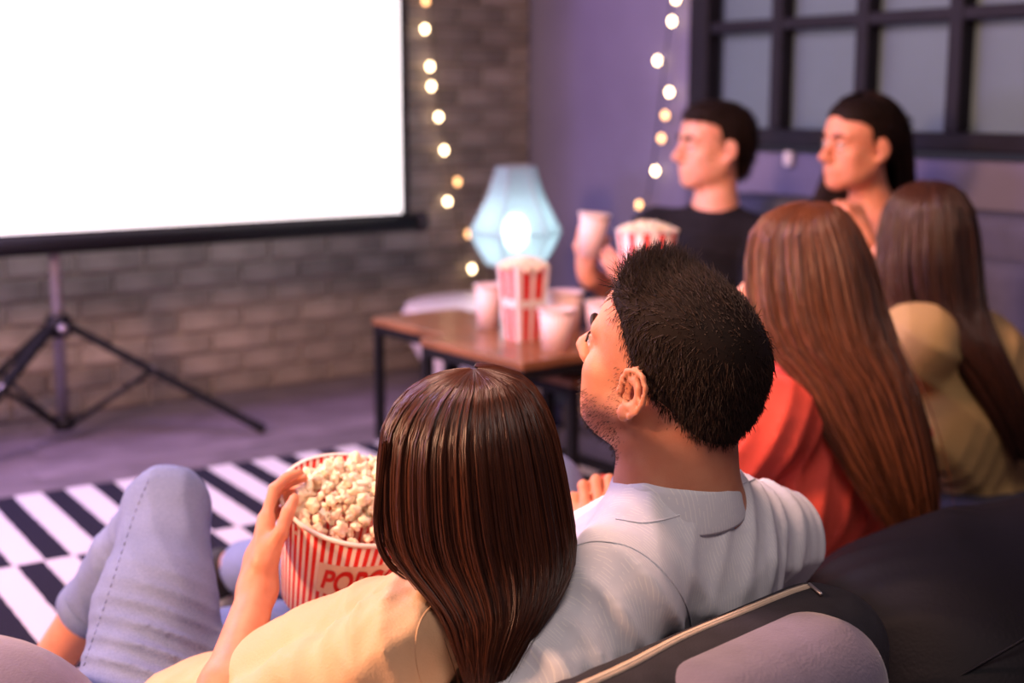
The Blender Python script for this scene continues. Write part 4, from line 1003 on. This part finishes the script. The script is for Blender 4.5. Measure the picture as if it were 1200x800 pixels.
for an, kn in ((m_la, m_lk), (m_ra, m_rk)):
    d = nrm((an - kn) * V3(1, 1, 0)) if an is not m_la else nrm(V3(-.55, -.85, 0)); c = an + d * .03; c[2] = .011
    f = Field(); f.cap(c + UZ * .045 - d * .03, c + UZ * .042 + d * .14, .040, .036, .02); f.cap(c + UZ * .075 - d * .02, c + UZ * .06 + d * .04, .040, .036, .02)
    so_ = f.build('sneaker', .006, M['sneaker'], p2)
    f = Field(); f.cap(c + UZ * .022 - d * .035, c + UZ * .022 + d * .15, .043, .040, .01); f.box(c + d * .06 - UZ * .03, (.2, .2, .036), np.eye(3), .002, .002, 1); f.box(c + d * .06 + UZ * .065, (.2, .2, .036), np.eye(3), .002, .002, 1); f.build('sole', .006, M['sole'], so_)
# short hair: cap plus thousands of short strands
HC = Field(); h2.ell(HC, (0, -.024, .040), (.0785, .101, .083), .01); h2.ell(HC, (0, .006, .072), (.064, .072, .044), .03); h2.ell(HC, (0, .046, .090), (.044, .028, .022), .03); h2.cap(HC, (0, -.070, -.005), (0, -.062, -.036), .050, .046, .03)
h2.ell(HC, (0, .130, .030), (.10, .066, .066), .008, 1)
for x in (-1, 1): h2.ell(HC, (x * .09, .060, -.010), (.05, .068, .060), .012, 1); h2.ell(HC, (x * .085, -.012, -.028), (.022, .030, .048), .008, 1); h2.ell(HC, (x * .08, -.045, -.085), (.05, .05, .045), .01, 1)
def fl2(P):
    q = (P - h2.o) @ h2.R / h2.s; top_ = np.clip((q[:, 2] - .06) / .05, 0, 1)[:, None]; fr_ = np.clip((q[:, 1] - .0) / .06, 0, 1)[:, None]
    loc = np.stack([0 * q[:, 0], -.3 + 0 * q[:, 0], -1 + 0 * q[:, 0]], 1) * (1 - top_) + top_ * (np.array([0.35, .95, -.15]) * (1 - fr_) + fr_ * np.array([.35, .15, .75])); return loc @ h2.R.T
def ln2(P): q = (P - h2.o) @ h2.R / h2.s; return .008 + .011 * np.clip((q[:, 2] - .04) / .06, 0, 1)
short_hair('hair', HC, .0045, M['hair_b'], p2, 30000, fl2, ln2, .00066, S=3, seed=5, lift=.40, rough=.24)

# stubble along the jaw
V, Q = F2.mesh(.006); c = V[Q].mean(1); q = (c - h2.o) @ h2.R / h2.s
ok = (q[:, 2] < -.042 - .25 * np.clip(q[:, 1] - .06, 0, 1)) & (q[:, 2] > -.125) & (q[:, 1] > -.005) & (np.abs(q[:, 0]) < .075) | ((np.abs(q[:, 1] - .012) < .012) & (np.abs(q[:, 2] + .02) < .03) & (np.abs(q[:, 0]) > .05))
nn = np.cross(V[Q[:, 1]] - V[Q[:, 0]], V[Q[:, 2]] - V[Q[:, 0]]); nn /= np.linalg.norm(nn, axis=1)[:, None] + 1e-12
if (nn * (c - h2.o)).sum() < 0: nn = -nn
ii = np.argwhere(ok)[:, 0]; ii = RNG.choice(ii, 5200); P = c[ii] + RNG.normal(size=(5200, 3)) * .0025; dn = h2.R[:, 2] * -.8
C = P[:, None] + nn[ii][:, None] * np.array([-.002, .0008, .0014])[None, :, None] + dn * np.array([0, .0005, .0016])[None, :, None]
V, Fq = strands_mesh(C, np.array([.00022, .0002, .0001])); mobj('stubble', V, Fq, M['hair_b'], p2)

# ================================================================== 3. GIRL IN CORAL
r_neck = A(950, 432, 2.52); r_ls = A(895, 498, 2.36); r_rs = A(1040, 508, 2.68); r_pel = A(1000, 655, 2.62)
p3 = empty('person', (r_pel[0], r_pel[1], 0), 'person with long auburn hair seen from behind in a coral red shirt', 'person')
h3 = Head(A(934, 334, 2.54), frame(22, 2, 0), .91); F3 = Field(); h3.sculpt(F3, r_neck, .05); torso(F3, r_neck, r_pel, r_ls, r_rs)
r_le, r_lw = r_ls + V3(-.13, .1, -.24), r_ls + V3(-.32, .26, -.2); r_re, r_rw = r_rs + V3(-.1, .15, -.24), r_rs + V3(-.32, .3, -.2)
limb(F3, r_ls, r_le, r_lw, (.045, .043, .036, .036, .024)); limb(F3, r_rs, r_re, r_rw, (.045, .043, .036, .036, .024))
for w_, e_ in ((r_lw, r_le), (r_rw, r_re)): hand(F3, w_, w_ - e_, V3(0, 0, -1), V3(0, .2, .3), .93)
F3.build('body', .0065, M['skin_b'], p3); h3.extras(p3, M['hair_c'])
S3 = Field(); torso(S3, r_neck - V3(0, 0, .03), r_pel, r_ls, r_rs, .022); S3.cap(r_neck - V3(0, 0, .02), r_ls, .06, .066, .04); S3.cap(r_neck - V3(0, 0, .02), r_rs, .06, .066, .04)
S3.chain([r_ls, r_le, r_le + (r_lw - r_le) * .7], [.072, .066, .055], .03); S3.chain([r_rs, r_re, r_re + (r_rw - r_re) * .7], [.07, .062, .05], .03)
S3.cap(r_neck + V3(-.02, -.02, .0), r_neck + V3(.02, .03, .0), .062, .062, .02)
S3.disp += [folds(70, V3(.5, -.2, 1), 45, .014, 1.7, 11), folds(71, V3(1, .3, -.4), 60, .010, 1.6, 13)]; S3.build('shirt', .0075, M['coral'], p3)
J3 = Field(); J3.ell(r_pel, (.16, .125, .12), torso_axes(r_neck, r_pel, r_ls, r_rs), .04)
for o_ in (V3(-.03, -.08, 0), V3(.03, .08, 0)): leg_cloth(J3, r_pel + o_, r_pel + o_ + V3(-.34, .18, .12), r_pel + o_ + V3(-.52, .40, -.05), (.09, .08, .064, .055, .05), 1.0)
J3.build('trousers', .011, M['navycloth'], p3)
long_hair('hair', [(236.5, 945, 957, 2.53, .01), (239, 925, 974, 2.53, .045), (247, 896, 990, 2.53, .07), (270, 873, 1007, 2.53, .1), (310, 866, 1024, 2.52, .115), (355, 869, 1035, 2.50, .115), (400, 886, 1048, 2.46, .10), (440, 925, 1066, 2.42, .08),
                   (480, 948, 1079, 2.39, .06), (525, 975, 1090, 2.37, .05), (570, 1004, 1096, 2.36, .04), (610, 1036, 1096, 2.36, .03), (640, 1066, 1094, 2.37, .018)],
          math.radians(158), math.radians(40), M['hair_c'], p3, n=2700, S=16, rad=.0015, locks=55, seed=8, wave=.012, clump=.7, stray=.03)

# ================================================================== 4. GIRL IN KHAKI
y_neck = A(1084, 362, 2.93); y_ls = A(1076, 402, 2.80); y_rs = A(1195, 455, 3.05); y_pel = A(1165, 610, 2.98)
p4 = empty('person', (y_pel[0], y_pel[1], 0), 'person with very long dark brown hair seen from behind in a khaki yellow shirt', 'person')
h4 = Head(A(1076, 294, 2.94), frame(28, 0, 0), .90); F4 = Field(); h4.sculpt(F4, y_neck, .05); torso(F4, y_neck, y_pel, y_ls, y_rs)
y_le, y_re = y_ls + V3(-.10, .12, -.24), y_rs + V3(-.1, .15, -.24); y_lw, y_rw = y_le + V3(-.18, .14, .08), y_re + V3(-.2, .12, .03)
limb(F4, y_ls, y_le, y_lw, (.045, .043, .036, .036, .024)); limb(F4, y_rs, y_re, y_rw, (.045, .043, .036, .036, .024))
for w_, e_ in ((y_lw, y_le), (y_rw, y_re)): hand(F4, w_, w_ - e_, V3(0, 0, -1), V3(0, .2, .3), .93)
F4.build('body', .007, M['skin_b'], p4); h4.extras(p4, M['hair_d'])
S4 = Field(); torso(S4, y_neck - V3(0, 0, .03), y_pel, y_ls, y_rs, .026); S4.cap(y_neck - V3(0, 0, .02), y_ls, .06, .068, .04); S4.cap(y_neck - V3(0, 0, .02), y_rs, .06, .068, .04)
S4.chain([y_ls, y_le, y_le + (y_lw - y_le) * .5], [.074, .066, .055], .03); S4.chain([y_rs, y_re, y_re + (y_rw - y_re) * .5], [.072, .064, .05], .03)
S4.disp += [folds(80, V3(.6, -.2, 1), 42, .015, 1.7, 10), folds(81, V3(1, .3, -.4), 58, .010, 1.6, 13)]; S4.build('shirt', .008, M['khaki'], p4)
J4 = Field(); J4.ell(y_pel, (.16, .125, .12), torso_axes(y_neck, y_pel, y_ls, y_rs), .04)
for o_ in (V3(-.03, -.08, 0), V3(.03, .08, 0)): leg_cloth(J4, y_pel + o_, y_pel + o_ + V3(-.34, .2, .12), y_pel + o_ + V3(-.48, .42, -.05), (.09, .08, .064, .055, .05), 1.0)
J4.build('trousers', .012, M['navycloth'], p4)
long_hair('hair', [(211.5, 1083, 1092, 2.93, .01), (214, 1068, 1106, 2.93, .045), (222, 1048, 1124, 2.93, .07), (245, 1030, 1139, 2.93, .1), (285, 1021, 1146, 2.93, .112), (325, 1022, 1149, 2.91, .11), (360, 1036, 1154, 2.88, .095), (395, 1080, 1168, 2.81, .06),
                   (430, 1116, 1184, 2.79, .05), (470, 1146, 1202, 2.78, .04), (515, 1174, 1216, 2.79, .03), (550, 1190, 1222, 2.80, .02)],
          math.radians(150), math.radians(40), M['hair_d'], p4, n=2300, S=15, rad=.0016, locks=45, seed=9)

# ================================================================== 5. MAN BY THE WALL (black tee, cup and bucket)
b_neck = A(838, 246, 3.93); b_rs = A(768, 275, 3.98); b_ls = A(905, 285, 3.86); b_pel = V3(.62, 3.98, .27)
b_re, b_rw = A(738, 355, 3.82), A(690, 322, 3.66); b_le, b_lw = A(880, 380, 3.62), A(776, 334, 3.50)
p5 = empty('person', (b_pel[0], b_pel[1], 0), 'person in a black T-shirt raising a paper cup and holding a popcorn bucket', 'person')
h5 = Head(A(836, 172, 3.93), frame(-18, 0, 3), 1.0, True); F5 = Field(); h5.sculpt(F5, b_neck, .058); torso(F5, b_neck, b_pel, b_ls, b_rs, 0, False)
limb(F5, b_rs, b_re, b_rw, (.05, .047, .04, .039, .028)); limb(F5, b_ls, b_le, b_lw, (.05, .047, .04, .039, .028))
CUPC = A(692, 276, 3.60)
hand(F5, b_rw, V3(-.30, .05, .9), V3(.85, .1, .35), V3(.2, -.9, .1), 1.0, per=((25, 45, 25), (28, 48, 25), (30, 50, 25), (32, 50, 25)), thumb=((.6, .5, .5), (.6, .1, .8), (.5, -.1, .9)))
hand(F5, b_lw, V3(-.9, .0, .25), V3(.1, .6, .5), V3(0, -.2, 1), 1.0, (15, 25, 15))
F5.build('body', .006, M['skin_b'], p5); h5.extras(p5, M['hair_e'], .0058)
S5 = Field(); torso(S5, b_neck - V3(0, 0, .035), b_pel, b_ls, b_rs, .018, False); S5.cap(b_neck - V3(0, 0, .045), b_ls, .058, .064, .04); S5.cap(b_neck - V3(0, 0, .045), b_rs, .058, .064, .04)
S5.chain([b_rs, b_rs + (b_re - b_rs) * .75], [.068, .064], .03); S5.chain([b_ls, b_ls + (b_le - b_ls) * .75], [.068, .064], .03)
S5.disp += [folds(90, V3(.4, .2, 1), 50, .010, 1.7, 7)]; S5.build('t_shirt', .008, M['blackcloth'], p5)
J5 = Field(); J5.ell(b_pel, (.16, .125, .12), torso_axes(b_neck, b_pel, b_ls, b_rs), .04)
for o_, kn in ((V3(-.05, .06, 0), A(690, 360, 4.05)), (V3(.04, -.08, 0), A(768, 392, 3.72))): leg_cloth(J5, b_pel + o_, kn, V3(kn[0] - .12, kn[1] - .05, .05), (.09, .082, .066, .056, .05), 1.0)
J5.build('trousers', .011, M['navycloth'], p5)
H5 = Field(); h5.ell(H5, (0, -.025, .044), (.080, .102, .087), .01); h5.ell(H5, (0, .032, .090), (.060, .058, .036), .03); h5.cap(H5, (0, -.075, -.01), (0, -.072, -.048), .052, .046, .03)
h5.ell(H5, (0, .132, .000), (.10, .066, .070), .010, 1)
for x in (-1, 1): h5.ell(H5, (x * .09, .066, -.02), (.05, .066, .066), .01, 1); h5.ell(H5, (x * .085, -.012, -.028), (.024, .030, .050), .008, 1)
def fl5(P): return np.array([0, -.2, -.6]) @ h5.R.T + 0 * P
short_hair('hair', H5, .006, M['hair_e'], p5, 6000, fl5, lambda P: np.full(len(P), .014), .001, seed=6, lift=.3)
cup(CUPC - V3(0, 0, .055), .112, .040, .030, 'pinstriped paper cup raised in the hand of the man in black', axis=V3(.10, 0, 1))
BK = A(757, 335, 3.42); kb = 3.42 / FPX
bk = empty('popcorn_bucket', BK, 'round red and white striped popcorn bucket on the lap of the man in black', 'popcorn bucket'); bk.rotation_euler = (0, 0, .3)
lc(MB().lathe((0, 0, 0), [(25 * kb, .004), (26 * kb, 0), (27 * kb, 0), (36 * kb, 66 * kb), (35.3 * kb, 66 * kb), (26 * kb, .006), (.001, .006)], 48), 'paper_body', M['tubwide'], bk)
lc(MB().lathe((0, 0, 0), [(35.5 * kb, 65 * kb), (37.2 * kb, 65.2 * kb), (37.5 * kb, 66.2 * kb), (35.5 * kb, 67 * kb)], 48, cap=(False, False)), 'rim', M['paper'], bk)
tag(heap_stuff(BK + UZ * 64 * kb, 34 * kb, .02, .013, 'popcorn_heap', None, 70), 'popcorn heaped in the bucket of the man in black', 'popcorn')

# ================================================================== 6. WOMAN UNDER THE WINDOW
w_neck = A(1022, 246, 3.60); w_ls = A(1072, 290, 3.48); w_rs = A(962, 285, 3.66); w_pel = V3(.97, 3.68, .27)
w_le, w_lw = A(1050, 345, 3.30), A(1012, 278, 3.32); w_re, w_rw = w_rs + V3(-.05, -.08, -.26), w_rs + V3(-.1, -.28, -.25)
p6 = empty('person', (w_pel[0], w_pel[1], 0), 'person with long black brown hair behind the ear, hand at the chin, under the window', 'person')
h6 = Head(A(1007, 171, 3.56), frame(-24, 0, 2), .97); F6 = Field(); h6.sculpt(F6, w_neck, .048); torso(F6, w_neck, w_pel, w_ls, w_rs)
limb(F6, w_ls, w_le, w_lw, (.044, .042, .035, .034, .023)); limb(F6, w_rs, w_re, w_rw, (.044, .042, .035, .034, .023))
hand(F6, w_lw, A(992, 226, 3.36) - w_lw, V3(-.5, .6, .2), V3(.3, .2, .4), .92, (55, 60, 40)); hand(F6, w_rw, w_rw - w_re, V3(0, 0, -1), V3(0, -.2, .3), .92)
F6.build('body', .006, M['skin_a'], p6); h6.extras(p6, M['hair_e'], .0046)
S6 = Field(); torso(S6, w_neck - V3(0, 0, .08), w_pel, w_ls, w_rs, .014); S6.chain([w_ls, w_ls + (w_le - w_ls) * .6], [.058, .055], .03); S6.chain([w_rs, w_rs + (w_re - w_rs) * .6], [.058, .055], .03)
S6.ell(w_neck + (w_pel - w_neck) * .05 + V3(-.03, -.06, .0), (.075, .07, .10), None, .02, 1)
S6.disp += [folds(95, V3(.4, .2, 1), 50, .009, 1.7, 7)]; S6.build('top', .008, M['blackcloth'], p6)
J6 = Field(); J6.ell(w_pel, (.16, .125, .12), torso_axes(w_neck, w_pel, w_ls, w_rs), .04)
for o_ in (V3(-.05, .06, 0), V3(.04, -.08, 0)): leg_cloth(J6, w_pel + o_, w_pel + o_ + V3(-.30, -.26, .06), w_pel + o_ + V3(-.38, -.36, -.2), (.09, .082, .064, .055, .05), 1.0)
J6.build('trousers', .012, M['navycloth'], p6)
H6 = Field(); h6.ell(H6, (0, -.024, .043), (.0805, .102, .086), .01); h6.ell(H6, (0, .03, .078), (.06, .06, .045), .03)
h6.ell(H6, (0, .128, .016), (.058, .066, .080), .015, 1)
for x in (-1, 1): h6.ell(H6, (x * .09, .082, -.050), (.050, .064, .080), .01, 1); h6.ell(H6, (x * .085, -.010, -.020), (.02, .026, .045), .008, 1)
short_hair('scalp_hair', H6, .006, M['hair_e'], p6, 3000, lambda P: np.array([0, -1.0, -.35]) @ h6.R.T + 0 * P, lambda P: np.full(len(P), .03), .0011, 4, .15, 14, .12)
long_hair('hair', [(107, 1008, 1022, 3.60, .01), (111, 994, 1034, 3.60, .04), (121, 980, 1050, 3.61, .07), (145, 1000, 1063, 3.63, .085), (180, 1022, 1068, 3.65, .085), (215, 1030, 1070, 3.68, .075), (245, 1028, 1072, 3.70, .06), (280, 1030, 1070, 3.71, .05), (330, 1034, 1062, 3.72, .03)],
          math.radians(200), math.radians(55), M['hair_e'], p6, n=1300, S=15, rad=.0016, locks=30, seed=12)
# far side lock of her hair over the right shoulder
long_hair('hair_lock', [(150, 975, 990, 3.70, .02), (190, 968, 1000, 3.71, .03), (225, 955, 998, 3.71, .035), (250, 945, 990, 3.70, .035), (300, 950, 980, 3.68, .02)], 0, .05, M['hair_e'], p6, n=500, S=14, rad=.0016, locks=10, seed=13)
